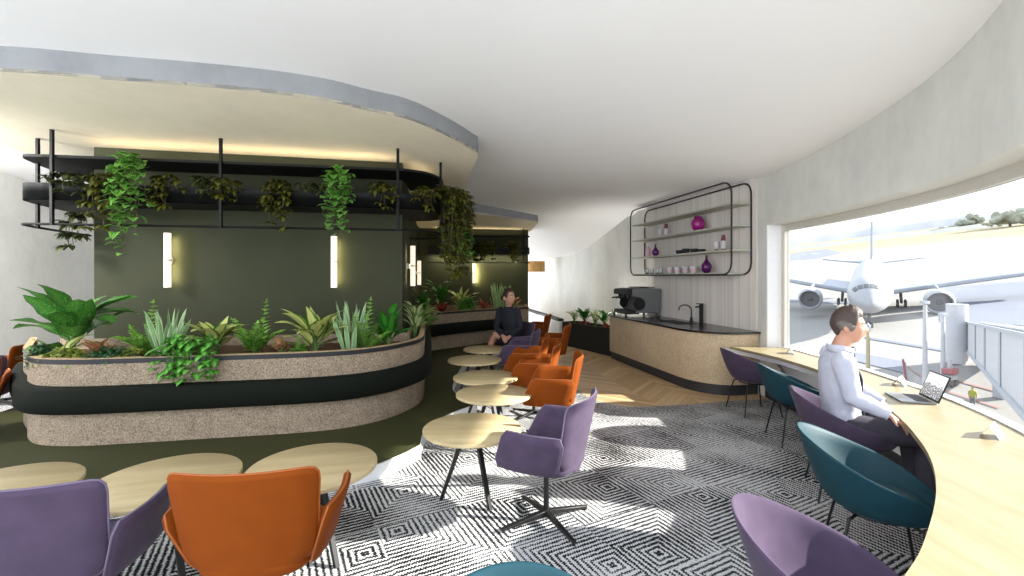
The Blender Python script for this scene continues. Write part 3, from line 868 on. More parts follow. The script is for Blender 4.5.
# local +Y = towards the room; length along X
def side(pts, x0, x1, m, name, par, **k):
    b = MB(); n = len(pts)
    vs = [(x0,p[0],p[1]) for p in pts]+[(x1,p[0],p[1]) for p in pts]
    b.add(vs, [tuple(range(n)), tuple(range(2*n-1,n-1,-1))]+[(i,n+i,n+(i+1)%n,(i+1)%n) for i in range(n)])
    return b.build(name, m, par, **k)
dome = [(-.38,.07),(-.41,.54),(-.10,.565),(.16,.55),(.20,.545)]+[(.20-.0,.40),(.05,.37),(.0,.30),(.02,.2),(.10,.13),(.14,.07)]
body_g = plain('machine_grey', rgb(112,113,114), .4, .3, var=.03)
side(dome, -.30, .30, body_g, 'body', cm, bevel=.012, angle=30)
side([(.13,.43),(.12,.555),(.30,.54),(.33,.50),(.32,.43)], -.29, .29, M['matt'], 'brew_head', cm, bevel=.01)
side([(.05,.05),(.05,.13),(.31,.13),(.32,.05)], -.29, .29, M['matt'], 'drip_tray', cm, bevel=.008)
for x in (-.17, .0, .17):
    b = MB(); b.lathe([(0,.36),(.035,.36),(.035,.43),(0,.43)], (x,.24,0), 18); h = b.build('group_head', M['black'], cm)
    b = MB(); b.tube([(x,.24,.375),(x,.37,.365),(x,.41,.355)], [.011,.014,.016], 8); b.build('portafilter_handle', M['black'], h)
for s in (-1, 1):
    b = MB(); n = 20
    Mx = Matrix.Rotation(PI/2,3,'Y')
    b.lathe([(0,-.012),(.12,-.012),(.125,0),(.12,.012),(0,.012)], (s*.305,.06,.25), 28, Mx); d = b.build('side_disc', M['black'], cm)
    for y in (-.34,.32):
        b = MB(); b.lathe([(0,0),(.022,0),(.018,.06),(0,.06)], (s*.26,y,0), 12); b.build('foot', M['black'], cm)
b = MB(); b.box((0,-.15,.572),(.5,.3,.015)); b.build('cup_rail', M['matt'], cm, bevel=.004)

# ---------------------------------------------------------------- wall shelf with two rounded steel loops
sh = thing('wall_shelf', 'four-tier wall shelf held in two rounded black loops above the bar', 'shelf', tuple(wv(1.6,0,1.7)))
SO = wv(1.6,0,1.7)
def loop(v):
    pts = rounded([(.08,1.705),(3.2,1.705),(3.2,3.055),(.08,3.055)], .2, 8)
    return [wv(p[0],v,p[1])-SO for p in pts]
for v in (.035,.36):
    b = MB(); b.tube(loop(v), .013, 8, closed=True); b.build('loop_frame', M['matt'], sh)
shelf_z = [1.72,2.06,2.415,2.735]
for z in shelf_z:
    e = .0 if z > 1.8 else .14
    b = MB(); b.prism([tuple((Vector((*w2(u,v),0))-SO)[:2]) for u, v in ((.08+e,.03),(3.2-e,.03),(3.2-e,.36),(.08+e,.36))], z-SO.z-.012, z-SO.z+.012); b.build('shelf_board', M['shelf'], sh, smooth=False)
for u in (.9,2.4):
    b = MB(); p, q = wv(u,.0,1.705)-SO, wv(u,.04,1.705)-SO; b.tube([p,q], .01, 8); b.build('wall_bracket', M['matt'], sh)

def on_shelf(px, v, tier):
    k = (px-HX)/F     # X = k Y on the line at depth v
    # WO.x+EU.x u+EV.x v = k (WO.y+EU.y u+EV.y v)
    u = (k*(WO.y+EV.y*v)-WO.x-EV.x*v)/(EU.x-k*EU.y)
    return wv(u, v, shelf_z[tier]+.012)
def glassy(name, c, rough=.08):
    g = G(name); m = g.fin(c, rough, spec=.6); g.b.inputs['Transmission Weight'].default_value = .35; return m
v_purple = glassy('purple_glass', rgb(92,20,100)); v_pink = glassy('magenta_glass', rgb(176,40,140))
v_rose = plain('rose_ceramic', rgb(214,176,186), .5); v_dk = plain('berry_lacquer', rgb(110,40,60), .35)
def lathe_thing(name, parts, label, cat, px, v, tier, group=None):
    t = thing(name, label, cat, tuple(on_shelf(px, v, tier)), 0, group)
    for nm, prof, m in parts:
        b = MB(); b.lathe(prof, n=24); b.build(nm, m, t, angle=50)
    return t
def vase(label, px, v, tier, s, m, name='vase'):
    return lathe_thing(name, [('body',[(0,0),(.03*s,0),(.062*s,.03*s),(.085*s,.09*s),(.075*s,.14*s),(.035*s,.19*s),(.016*s,.23*s),(.02*s,.29*s),(.012*s,.29*s),(.01*s,.23*s),(0,.2*s)],m),('neck_ring',[(.017*s,.225*s),(.022*s,.232*s),(.017*s,.24*s)],M['black'])], label, 'vase', px, v, tier)
vase('large purple teardrop vase on the lowest shelf above the taps', 706.5, .2, 0, 1.0, v_purple)
vase('small purple teardrop vase at the left of the third shelf down', 655.5, .2, 1, .82, v_purple)
lathe_thing('vase', [('body',[(0,0),(.05,0),(.10,.06),(.115,.13),(.09,.19),(.055,.225),(.06,.25),(.048,.25),(.043,.225),(.0,.2)],v_pink),('collar',[(.056,.222),(.062,.228),(.056,.234)],v_purple)], 'round magenta glass vase on the second shelf down', 'vase', 698, .2, 2)
lathe_thing('bottle', [('body',[(0,0),(.05,0),(.055,.01),(.055,.15),(.035,.185),(.03,.20),(0,.20)],v_rose),('cap',[(0,.20),(.02,.20),(.02,.22),(0,.22)],M['shelf'])], 'pale rose bottle left of the small purple vase', 'bottle', 648, .2, 1)
def jar(px, v, tier, label, tall):
    if tall:
        lathe_thing('canister', [('body',[(0,.03),(.036,.03),(.04,.04),(.04,.14),(.036,.15),(0,.15)],M['paper']),('base',[(0,0),(.03,0),(.035,.03),(0,.03)],v_dk),('lid',[(0,.15),(.034,.15),(.034,.18),(.024,.21),(.03,.24),(0,.245)],v_dk)], label, 'canister', px, v, tier, 'white and berry canisters')
    else:
        lathe_thing('cup', [('body',[(0,.03),(.028,.03),(.042,.06),(.046,.15),(.041,.15),(.038,.07),(0,.05)],M['paper']),('base',[(0,0),(.03,0),(.025,.03),(0,.03)],v_dk)], label, 'cup', px, v, tier, 'white and berry cups')
jar(660.5,.2,2,'white footed cup left on the second shelf down',False); jar(666,.2,2,'white canister with berry lid, left on the second shelf down',True)
jar(716.5,.2,1,'white footed cup at the right of the third shelf down',False); jar(723.3,.2,1,'white canister with berry lid at the right of the third shelf',True)
for k, (px, h, l) in enumerate(((679.5,.07,'leftmost'),(686,.085,'tallest, second from the left'),(694,.07,'third from the left'),(701.5,.05,'lowest, rightmost'))):
    lathe_thing('bowl', [('body',[(0,0),(.045,0),(.06,.02),(.064,h),(.058,h),(.053,.025),(0,.012)],M['matt']),('rim',[(.057,h),(.061,h+.004),(.065,h)],M['plinth'])], f'dark bowl on the third shelf down, {l} of four', 'bowl', px, .2, 1, 'dark bowls')
for k, (px, l) in enumerate(((670,'leftmost'),(677.5,'second from the left'),(685.5,'third from the left'),(693.5,'rightmost'))):
    lathe_thing('coffee_cup', [('body',[(0,.0),(.04,0),(.05,.03),(.058,.10),(.053,.10),(.045,.03),(0,.015)],M['paper']),('band',[(.0515,.035),(.0568,.08),(.058,.08),(.053,.035)],v_rose),('lid',[(0,.10),(.066,.10),(.066,.115),(.05,.125),(0,.125)],M['paper'])], f'white lidded cup on the lowest shelf, {l} of four', 'cup', px, .2, 0, 'white lidded cups')
for k, (px, l) in enumerate(((647,'leftmost'),(652,'second'),(657,'third'),(661,'fourth, nearest the white cups'))):
    t = thing('glass', f'small dark-footed glass on the lowest shelf, {l} of a row', 'glass', tuple(on_shelf(px,.2,0)), 0, 'small glasses')
    b = MB(); b.lathe([(0,0),(.035,0),(.038,.02),(0,.02)], n=18); b.build('foot', M['black'], t)
    b = MB(); b.lathe([(.033,.02),(.036,.1),(.034,.1),(.03,.025),(0,.022)], n=18); b.build('bowl', glassy('clear_glass', rgb(225,228,230)) if k == 0 else bpy.data.materials['clear_glass'], t)

# ---------------------------------------------------------------- black planter box at the back, woven pendant
pb_ = thing('planter_box', 'low black planter box of plants at the back, beside the bar', 'planter', (1.24,11.2,0))
A_, B_ = Vector((0,0)), Vector((.95,-1.85)); nrm = Vector((.89,.457))*.45
pp = [tuple(A_),tuple(B_),tuple(B_+nrm),tuple(A_+nrm)]
b = MB(); b.strip(pp, offset(pp, .03 if True else 0, True), 0, .575, closed=True); b.build('box', M['matt'], pb_, smooth=False)
b = MB(); b.prism(offset(pp,.02,True), .45, .53); b.build('soil', M['soil'], pb_, smooth=False)
pen = thing('pendant_lamp', 'brown woven drum pendant lamp at the back beyond the olive wall', 'lamp', (.82,15.6,1.85))
b = MB(); b.lathe([(.29,0),(.31,.02),(.31,.34),(.29,.36),(.28,.35),(.285,.02),(.28,0),(.29,0)], n=40); b.build('shade', M['wicker'], pen)
b = MB(); b.tube([(0,0,.36),(0,0,.6)], .006, 6); b.tube([(-.29,0,.33),(.29,0,.33)], .004, 6); b.build('cord', M['black'], pen)
b = MB(); b.ell((0,0,.2),(.05,.05,.06)); b.build('bulb', emis('bulb_glow',(1,.8,.5,1),4), pen)
# ---------------------------------------------------------------- plants
rnd = random.Random(7)
V3 = Vector
LM = dict(
 dieff=m_leaf('leaf_dark_spotted', rgb(44,104,32), rgb(70,134,48), rgb(84,146,60), rgb(176,206,130)),
 varieg=m_leaf('leaf_yellow_centre', rgb(58,108,24), rgb(214,216,136), rgb(190,200,110), power=2.6),
 snake=m_leaf('leaf_snake', rgb(200,216,170), rgb(122,164,110), power=3.5),
 fern=m_leaf('leaf_fern', rgb(104,160,56), rgb(160,206,100)),
 ivy=m_leaf('leaf_ivy', rgb(54,124,36), rgb(104,176,66), rgb(150,200,110)),
 ivyd=m_leaf('leaf_ivy_dark', rgb(26,60,34), rgb(50,92,52), rgb(110,150,110)),
 ivyy=m_leaf('leaf_ivy_yellow', rgb(168,170,70), rgb(70,110,40), power=1.6),
 dark=m_leaf('leaf_dark_green', rgb(30,92,22), rgb(58,130,38)),
 coral=m_leaf('leaf_coral', rgb(120,120,60), rgb(214,150,120), rgb(206,110,96)),
 red=m_leaf('leaf_red', rgb(110,30,30), rgb(168,64,52)),
 creeper=m_leaf('leaf_creeper', rgb(58,64,20), rgb(100,100,34)),
 creeperd=m_leaf('leaf_creeper_dark', rgb(36,48,22), rgb(66,76,32)),
 pothos=m_leaf('leaf_pothos', rgb(138,186,84), rgb(56,136,50), rgb(150,196,100), power=1.6),
 spider=m_leaf('leaf_spider', rgb(110,160,64), rgb(214,224,168), power=3),
 stem=plain('green_stem', rgb(86,112,52), .6), vine=plain('brown_vine', rgb(70,62,36), .7),
)
def wp_long(t): return math.sin(PI*min(1,t*.97+.03))**.8*(1-.25*t)
def wp_lance(t): return (math.sin(PI*(t**.75)*.985+.015))**.9
def wp_blade(t): return min(1, .55+t*1.2)*(1-t**6)*(1 if t < .995 else 0)
def wp_heart(t): return (min(1,(t+.04)/.16))**.6*(1-t)**.65*1.25 if t < 1 else 0
def leaf(mb, base, az, el, L, W, droop=1.0, fold=.25, prof=wp_lance, n=7, twist=0.0, wave=0):
    """one blade from BASE, rising at EL and bending down by DROOP radians along its length"""
    p = V3(base); h = V3((math.cos(az), math.sin(az), 0)); side = V3((-math.sin(az), math.cos(az), 0))
    vs = []; uv = []
    for i in range(n+1):
        t = i/n; e = el-droop*t
        d = h*math.cos(e)+V3((0,0,math.sin(e))); up = h*(-math.sin(e))+V3((0,0,math.cos(e)))
        s2 = side*math.cos(twist*t)+up*math.sin(twist*t); u2 = up*math.cos(twist*t)-side*math.sin(twist*t)
        w = W*.5*prof(t); k = wave*math.sin(t*14)*w
        vs += [p-s2*w+u2*(w*fold+k), p, p+s2*w+u2*(w*fold-k)]; uv += [(0,t),(.5,t),(1,t)]
        p = p+d*(L/n)
    fs = []
    for i in range(n):
        a = i*3; fs += [(a,a+1,a+4,a+3),(a+1,a+2,a+5,a+4)]
    mb.add(vs, fs, uv)
    return p
def plant_root(name, label, cat, loc, group=None):
    return thing(name, label, cat, tuple(loc), 0, group)

def rosette(name, label, loc, mat, h, spread, nl, W, seed, cat='plant', el=(1.0,1.45), droop=(.9,1.7), prof=wp_lance, stem=.35, fold=.25, petiole=.32, group=None, wave=0):
    """leaves on petioles around a few short canes"""
    r = random.Random(seed); t = plant_root(name, label, cat, loc, group); lb = MB(); sb = MB()
    for k in range(nl):
        q = k/max(1,nl-1); az = k*2.4+r.uniform(-.3,.3)
        z0 = h*stem*r.uniform(.15,1)*(.4+.6*(1-q))
        c = V3((r.uniform(-.02,.02), r.uniform(-.02,.02), z0))
        e = lerp(el[0], el[1], 1-q if False else q)+r.uniform(-.15,.15)
        e = max(.2, min(1.5, e)); pl = petiole*spread*r.uniform(.7,1.2)
        d = V3((math.cos(az)*math.cos(e), math.sin(az)*math.cos(e), math.sin(e)))
        pend = c+d*pl; sb.tube([c, c+d*pl*.5+V3((0,0,.01)), pend], [.008,.006,.004], 5)
        L = spread*r.uniform(.8,1.12)*(.75+.35*math.sin(e))
        leaf(lb, pend, az, e, L, W*r.uniform(.85,1.15), r.uniform(*droop), fold, prof, 8, r.uniform(-.4,.4), wave)
    for k in range(3):
        sb.tube([(r.uniform(-.03,.03),r.uniform(-.03,.03),-.02),(r.uniform(-.02,.02),r.uniform(-.02,.02),h*stem)], [.014,.010], 6)
    lb.build('foliage', mat, t, merge=False); sb.build('stems', LM['stem'], t)
    return t
def snake(name, label, loc, h, nl, seed, spread=.13, mat=None):
    r = random.Random(seed); t = plant_root(name, label, 'plant', loc); lb = MB()
    for k in range(nl):
        az = r.uniform(0, 2*PI); rr = spread*.45*math.sqrt(r.random())
        b = (math.cos(az)*rr, math.sin(az)*rr, -.02)
        leaf(lb, b, az, r.uniform(1.32,1.54), h*r.uniform(.5,1.05), .056*r.uniform(.8,1.15), r.uniform(-.05,.25), .35, wp_blade, 8, r.uniform(-1.5,1.5))
    lb.build('foliage', mat or LM['snake'], t, merge=False)
    b = MB(); b.lathe([(0,-.03),(spread*.5,-.03),(spread*.42,.012),(0,.02)], n=14); b.build('root_clump', LM['stem'], t)
    return t
def fern(name, label, loc, h, nl, seed, spread=.25, mat=None, W=.11):
    """fronds with leaflets on both sides"""
    r = random.Random(seed); t = plant_root(name, label, 'plant', loc); lb = MB(); sb = MB()
    for k in range(nl):
        az = k*2.4+r.uniform(-.4,.4); e = 1.5 if k == 0 else r.uniform(1.0,1.42); L = h*(1.06 if k == 0 else r.uniform(.5,.85)); dr = .12 if k == 0 else r.uniform(.2,.9)
        p = V3((r.uniform(-.03,.03), r.uniform(-.03,.03), -.02)); pts = [p]; hd = V3((math.cos(az),math.sin(az),0)); n = 14
        for i in range(n):
            q = i/n; ee = e-dr*q; d = hd*math.cos(ee)+V3((0,0,math.sin(ee))); p = p+d*(L/n); pts.append(p)
            if q > .18:
                w = W*(1.25*(1-q)**.7+.12)
                for s in (-1, 1):
                    leaf(lb, p, az+s*(PI/2-.45), .55+r.uniform(-.25,.25), w*r.uniform(.85,1.15), .066, .4, .2, wp_lance, 3)
        leaf(lb, p, az, e-dr, .05, .03, .2, .2, wp_lance, 3)
        sb.tube(pts, [.005*(1-.7*i/n) for i in range(n+1)], 5)
    lb.build('foliage', mat or LM['fern'], t, merge=False); sb.build('stems', LM['stem'], t)
    return t
def trailing(name, label, loc, mat, vines, seed, leafsize=.075, cat='plant', out=(0,-1), spread=.2, group=None, palmate=False, mound=.08, hang=(.1,.3), vmat='stem', density=.028, reach=1.0):
    """creeping plant: a low mound and stems that run out over the edge and hang"""
    r = random.Random(seed); t = plant_root(name, label, cat, loc, group); lb = MB(); sb = MB()
    o = V3((out[0], out[1], 0)).normalized(); s = V3((-o.y, o.x, 0))
    def put(p, az):
        if palmate:
            for q in range(5):
                leaf(lb, p, az+(q-2)*.62, .1+r.uniform(-.5,.3), leafsize*(1.0-.12*abs(q-2))*r.uniform(.85,1.1), leafsize*.42, .9+r.uniform(-.2,.6), .15, wp_lance, 4)
        else:
            leaf(lb, p, az, .2+r.uniform(-.5,.4), leafsize*r.uniform(.7,1.2), leafsize*.85, .9+r.uniform(-.3,.6), .18, wp_heart, 5)
    for k in range(vines):
        st = s*r.uniform(-spread,spread)*.6; side = r.uniform(-spread,spread)*.9
        D = r.uniform(.08,.16)*r.uniform(min(1,reach),reach); H = r.uniform(*hang)*(1-.5*abs(side)/max(spread,.01)*r.random())
        pts = [st, st*.8+o*D*.5+s*side*.4+V3((0,0,mound*r.uniform(.5,1.2))), o*D+s*side+V3((0,0,mound*.3)), o*(D+.02)+s*side*1.1+V3((0,0,-H*.5)), o*(D+r.uniform(-.02,.03))+s*(side*1.15+r.uniform(-.03,.03))+V3((0,0,-H))]
        P = spline(pts, 6); sb.tube(P, .0035, 4)
        acc = 0
        for a, c in zip(P[:-1], P[1:]):
            acc += (c-a).length
            if acc > density*(2.4 if palmate else 1):
                acc = 0; az = math.atan2(o.y, o.x)+r.uniform(-1.7,1.7); put(c+V3((r.uniform(-.02,.02),r.uniform(-.02,.02),0)), az)
    lb.build('foliage', mat, t, merge=False); sb.build('vines', LM[vmat], t)
    return t
def soilpt(px, Y): return V3((at_y(px, Y), Y, .80))

rosette('dumb_cane', 'big dark-green spotted broad-leaved plant at the planter\'s left end', soilpt(72,4.95), LM['dieff'], .70, .50, 22, .25, 11, el=(.3,1.4), droop=(.35,1.0), stem=.8, petiole=.25, wave=.08)
rosette('dumb_cane', 'small yellow-centred plant low at the foot of the big spotted plant', soilpt(62,4.75), LM['varieg'], .2, .26, 9, .11, 12, el=(.3,1.1), droop=(.4,1.1), stem=.5)
rosette('coral_caladium', 'coral-pink leafed plant beside the big spotted plant', soilpt(98,4.75), LM['coral'], .2, .17, 9, .11, 13, el=(.4,1.2), droop=(.3,.9), stem=.7)
trailing('ivy', 'yellow-green ivy spilling over the rim at the planter\'s left end', (at_y(84,4.5),4.40,.90), LM['ivyy'], 20, 14, .07, out=(0,-1), spread=.22, hang=(.03,.16))
trailing('ivy', 'dark ivy at the rounded left corner of the planter', (at_y(60,4.6),4.50,.92), LM['ivyd'], 9, 15, .07, out=(0,-1), spread=.07, hang=(.05,.14))
trailing('ivy', 'dark ivy over the rim below the leftmost upright fern', (at_y(122,4.4),4.40,.91), LM['ivyd'], 14, 16, .075, out=(0,-1), spread=.2, hang=(.03,.12))
trailing('ivy', 'small yellow ivy over the rim between the two dark ivies and the fern', (at_y(138,4.45),4.46,.91), LM['ivyy'], 8, 17, .065, out=(0,-1), spread=.12, hang=(.03,.1))
fern('fern', 'upright light-green fern left of the nearest snake plant', soilpt(146,4.85), .58, 9, 21)
snake('snake_plant', 'striped snake plant left of the bright ivy', soilpt(167,4.75), .56, 24, 22, .17)
trailing('ivy', 'bright green ivy hanging lowest over the middle of the planter', (at_y(204,4.55),4.44,.93), LM['ivy'], 20, 23, .105, out=(0,-1), spread=.3, hang=(.03,.30), mound=.16, density=.05)
rosette('dumb_cane', 'yellow-centred plant behind the bright ivy', soilpt(215,4.95), LM['varieg'], .38, .34, 20, .14, 24, el=(.4,1.35), droop=(.5,1.2), stem=.6)
fern('fern', 'upright light-green fern between the two larger yellow-centred plants', soilpt(256,4.9), .58, 9, 25)
rosette('coral_caladium', 'coral-pink leafed plant low between fern and yellow-centred plant', soilpt(281,4.85), LM['coral'], .2, .17, 8, .11, 26, el=(.4,1.2), droop=(.3,.9), stem=.7)
rosette('dark_leaf_plant', 'low dark green plant under the coral-pink leaves', soilpt(276,4.72), LM['ivyd'], .08, .1, 14, .07, 27, el=(.2,1.0), droop=(.3,.9), stem=.4)
fern('fern', 'small low green fern beside the coral-pink leaves', soilpt(299,4.85), .22, 12, 28, W=.07)
rosette('dumb_cane', 'largest yellow-centred plant, below the second tube light', soilpt(315,4.98), LM['varieg'], .42, .40, 24, .15, 29, el=(.35,1.4), droop=(.5,1.2), stem=.6)
snake('snake_plant', 'striped snake plant in front of the second tube light', soilpt(352,5.0), .62, 26, 30, .2)
fern('fern', 'upright light-green fern right of the second snake plant', soilpt(367,5.05), .60, 9, 31)
rosette('dark_leaf_plant', 'glossy dark green upright plant at the right end of the near planter bed', soilpt(388,5.2), LM['dark'], .5, .26, 20, .10, 32, el=(.6,1.45), droop=(.3,1.0), stem=.85)
rosette('spider_plant', 'cream-striped plant in the narrow channel where the planter turns back', V3((at_y(415,6.5),6.5,.80)), LM['spider'], .45, .30, 26, .06, 33, el=(.5,1.4), droop=(.6,1.5), stem=.9)
fern('fern', 'light green fern deeper in the narrow channel', V3((at_y(424,7.6),7.6,.80)), .5, 16, 34, W=.11)
rosette('dark_leaf_plant', 'dark green bushy plant at the inner bend of the planter', V3((at_y(424,9.2),9.2,.80)), LM['dark'], .6, .34, 24, .11, 35, el=(.5,1.4), droop=(.5,1.2), stem=.85)
rosette('dark_leaf_plant', 'tall dark green plant left of the slim tube light on the far wall', V3((at_y(440,10.7),10.7,.80)), LM['dark'], .85, .40, 26, .12, 36, el=(.5,1.45), droop=(.4,1.1), stem=.8)
rosette('red_bromeliad', 'red-leaved plant low behind the far rim, left one', V3((at_y(443,10.35),10.35,.82)), LM['red'], .2, .26, 18, .07, 37, el=(.3,1.2), droop=(.4,1.0), stem=.3)
rosette('dumb_cane', 'yellow-centred plant below the far tube light', V3((at_y(461,10.9),10.9,.80)), LM['varieg'], .5, .40, 20, .13, 38, el=(.4,1.4), droop=(.5,1.2), stem=.7)
trailing('ivy', 'green ivy hanging over the far rim below the far tube light', (at_y(464,10.55),10.52,.93), LM['ivy'], 22, 39, .085, out=(.65,-.76), spread=.24, hang=(.03,.28), mound=.25)
rosette('red_bromeliad', 'red-leaved plant low behind the far rim, next to the far snake plant', V3((at_y(484,11.2),11.2,.82)), LM['red'], .2, .26, 18, .07, 40, el=(.3,1.2), droop=(.4,1.0), stem=.3)
snake('snake_plant', 'pale snake plant behind the seated woman', V3((at_y(499,11.6),11.6,.80)), .75, 34, 41, .42)
rosette('coral_caladium', 'coral-pink leafed plant right behind the woman\'s head', V3((at_y(514,11.75),11.75,.80)), LM['coral'], .45, .30, 8, .12, 42, el=(.2,1.0), droop=(.2,.6), stem=.8)

# plants of the black box
dirb = (B_-A_).normalized()
for k, (q, h, m, nm, l, W) in enumerate(((.10,.35,'spider','spider_plant','cream-striped plant at the far end of the black planter box',.05),
    (.30,.42,'dark','dark_leaf_plant','dark upright plant, second from the far end of the black box',.10),
    (.50,.30,'spider','spider_plant','cream-striped plant in the middle of the black planter box',.06),
    (.66,.42,'dark','dark_leaf_plant','dark upright plant nearer the bar in the black box',.10),
    (.86,.34,'varieg','dumb_cane','yellow-centred plant of the black box beside the bar counter',.09))):
    p = A_.lerp(B_, q)+nrm*.45
    rosette(nm, l, V3((1.24+p.x, 11.2+p.y, .52)), LM[m], h, .25, 18, W, 50+k, el=(.5,1.45), droop=(.5,1.3), stem=.7)
for k, q in enumerate((.38,.76)):
    p = A_.lerp(B_, q)+nrm*.25
    rosette('red_bromeliad', 'small red-leaved plant in the black box, '+('farther one' if k == 0 else 'nearer the bar'), V3((1.24+p.x, 11.2+p.y, .53)), LM['red'], .1, .13, 14, .05, 60+k, el=(.3,1.2), droop=(.4,1.0), stem=.3)

# hanging plants of the near rack
def rackpt(px):
    """point on the rack's front edge seen at column px"""
    best = min(rfs, key=lambda p: abs((HX+F*p[0]/p[1])-px)+(0 if p[1] < 6.35 else 50))
    return best
def hang(name, px, label, mat, vines, seed, size, spread, hg, palm, density=.028, z=2.74, mound=.08, out=(.17,-.98), back=.10, reach=1.0):
    p = rackpt(px) if not isinstance(px, tuple) else px
    return trailing(name, label, (p[0]-out[0]*back, p[1]-out[1]*back, z), mat, vines, seed, size, 'hanging plant', out, spread, None, palm, mound, hg, 'vine', density, reach)
hang('pothos', 129, 'bright green pothos hanging in front of the rack, the leftmost of two', LM['pothos'], 16, 70, .12, .17, (.15,.9), False, .055, z=2.80, mound=.24, back=.03)
hang('pothos', 343, 'bright green pothos hanging in front of the rack, the right one of two', LM['pothos'], 16, 71, .115, .15, (.15,.8), False, .055, z=2.80, mound=.18, back=.03)
for k, (px, n, sp, hg, l) in enumerate((
    (66,9,.26,(.05,.32),'olive creeper draped over the rounded left end of the rack'),
    (103,11,.22,(.1,.62),'long olive creeper hanging left of the leftmost pothos'),
    (152,9,.24,(.05,.34),'olive creeper right beside the leftmost pothos'),
    (196,7,.22,(.03,.28),'thin olive creeper left of the second ceiling pole'),
    (236,9,.24,(.03,.2),'olive creeper right of the second ceiling pole'),
    (280,13,.24,(.1,.52),'dense olive creeper hanging halfway between two poles'),
    (322,6,.2,(.03,.22),'thin olive creeper left of the right pothos'),
    (388,9,.22,(.04,.26),'olive creeper at the third ceiling pole'),
    (424,9,.2,(.05,.26),'olive creeper at the right bend of the rack'))):
    hang('creeper', px, l, LM['creeper'] if k % 3 else LM['creeperd'], max(3,n-3), 80+k, .145, sp*.8, hg, True, .048, mound=.10)
hang('creeper', (-.99,6.45), 'big olive creeper cascading from the rack\'s right end', LM['creeper'], 58, 95, .13, .55, (.3,1.15), True, .036, z=2.78, mound=.10, out=(.98,.1), back=.12, reach=3.4)
hang('creeper', (-.93,6.3), 'dark creeper strand along the outside of the right cascade', LM['creeperd'], 18, 96, .13, .22, (.3,.75), True, .036, z=2.72, mound=.05, out=(.9,.4), back=.12)
hang('ivy', (-.86,6.55), 'bright ivy tuft low in the cascade at the rack\'s right end', LM['pothos'], 30, 97, .085, .34, (.1,.40), False, .05, z=2.30, mound=.08, out=(.9,-.3), back=.08, reach=2.2)
hang('creeper', (-5.22,5.56), 'short creeper tip hanging at the left edge of the olive wall', LM['creeperd'], 6, 98, .15, .10, (.25,.42), True, .05, z=2.35, out=(-.3,-.98), back=.02)
for k, (px, l) in enumerate(((478,'small creeper on the far rack, left one'),(489,'small creeper on the far rack near the end of the big cascade'),(512,'small creeper on the far rack above the woman'))):
    X = at_y(px, 11.95); trailing('creeper', l, (X, 11.98, 2.50), LM['creeper'] if k else LM['creeperd'], 9, 100+k, .17, 'hanging plant', (.1,-1), .2, None, True, .1, (.1,.5), 'vine', .04)
# ---------------------------------------------------------------- people
def fuse(mb, name, m, parent, vox=.01, smooth=4, loc=None):
    """the collected closed shapes fused to one continuous smooth surface"""
    o = mb.build(name, m, None, merge=False, angle=180)
    r = o.modifiers.new('fuse', 'REMESH'); r.mode = 'VOXEL'; r.voxel_size = vox; r.use_smooth_shade = True
    s = o.modifiers.new('even', 'SMOOTH'); s.factor = .5; s.iterations = smooth
    dg = bpy.context.evaluated_depsgraph_get(); dg.update()
    me = bpy.data.meshes.new_from_object(o.evaluated_get(dg))
    old = o.data; o.modifiers.clear(); o.data = me; bpy.data.meshes.remove(old); me.name = name
    for p in me.polygons: p.use_smooth = True
    o.parent = parent
    return o
def basis(f, up=(0,0,1)):
    f = V3(f).normalized(); r = f.cross(V3(up)).normalized(); u = r.cross(f).normalized()
    return Matrix((r, f, u)).transposed()       # columns right, forward, up
def gs(x, c, w): return math.exp(-((x-c)/w)**2)
def head_shape(mb, c, B, s, fem=False):
    """skull, jaw, nose, brow, chin, lips and ears; s = 1 for a head .235 high"""
    n, m = 40, 32; vs = []; fs = []
    for i in range(m+1):
        t = PI*i/m; zc = math.cos(t)
        for k in range(n):
            g = 2*PI*k/n; x = math.sin(t)*math.cos(g); y = math.sin(t)*math.sin(g); z = zc
            px, py, pz = x*.076, y*.096, z*.118
            if z < 0:
                q = -z; px *= 1-.30*q**1.3*(1.1 if fem else 1); py *= 1-.10*q
                if y > 0: py += .012*q
                else: py *= 1-.35*q
            if y > 0:
                fx = abs(px)
                nose = gs(pz,-.022,.020)*gs(fx,0,.013)*.026+gs(pz,.008,.02)*gs(fx,0,.010)*.010
                eye = -gs(pz,.012,.012)*gs(fx,.032,.014)*.010
                brow = gs(pz,.034,.010)*gs(fx,.03,.03)*.004
                lip = gs(pz,-.058,.010)*gs(fx,0,.022)*.006
                mouth = -gs(pz,-.0585,.003)*gs(fx,0,.022)*.003
                chin = gs(pz,-.098,.018)*gs(fx,0,.022)*.010
                cheek = gs(pz,-.02,.025)*gs(fx,.045,.018)*.005
                py += (nose+eye+brow+lip+mouth+chin+cheek)*min(1, y*3)
            vs.append(c+B @ V3((px*s,py*s,pz*s)))
    for i in range(m):
        for k in range(n):
            l = (k+1) % n; fs.append((i*n+k,(i+1)*n+k,(i+1)*n+l,i*n+l))
    mb.add(vs, fs)
    for sx in (-1, 1):
        E = B @ Matrix.Rotation(sx*.35,3,'Z')
        mb.ell(c+B @ V3((sx*.083*s,-.010*s,-.008*s)), (.012*s,.022*s,.034*s), 12, 10, E)
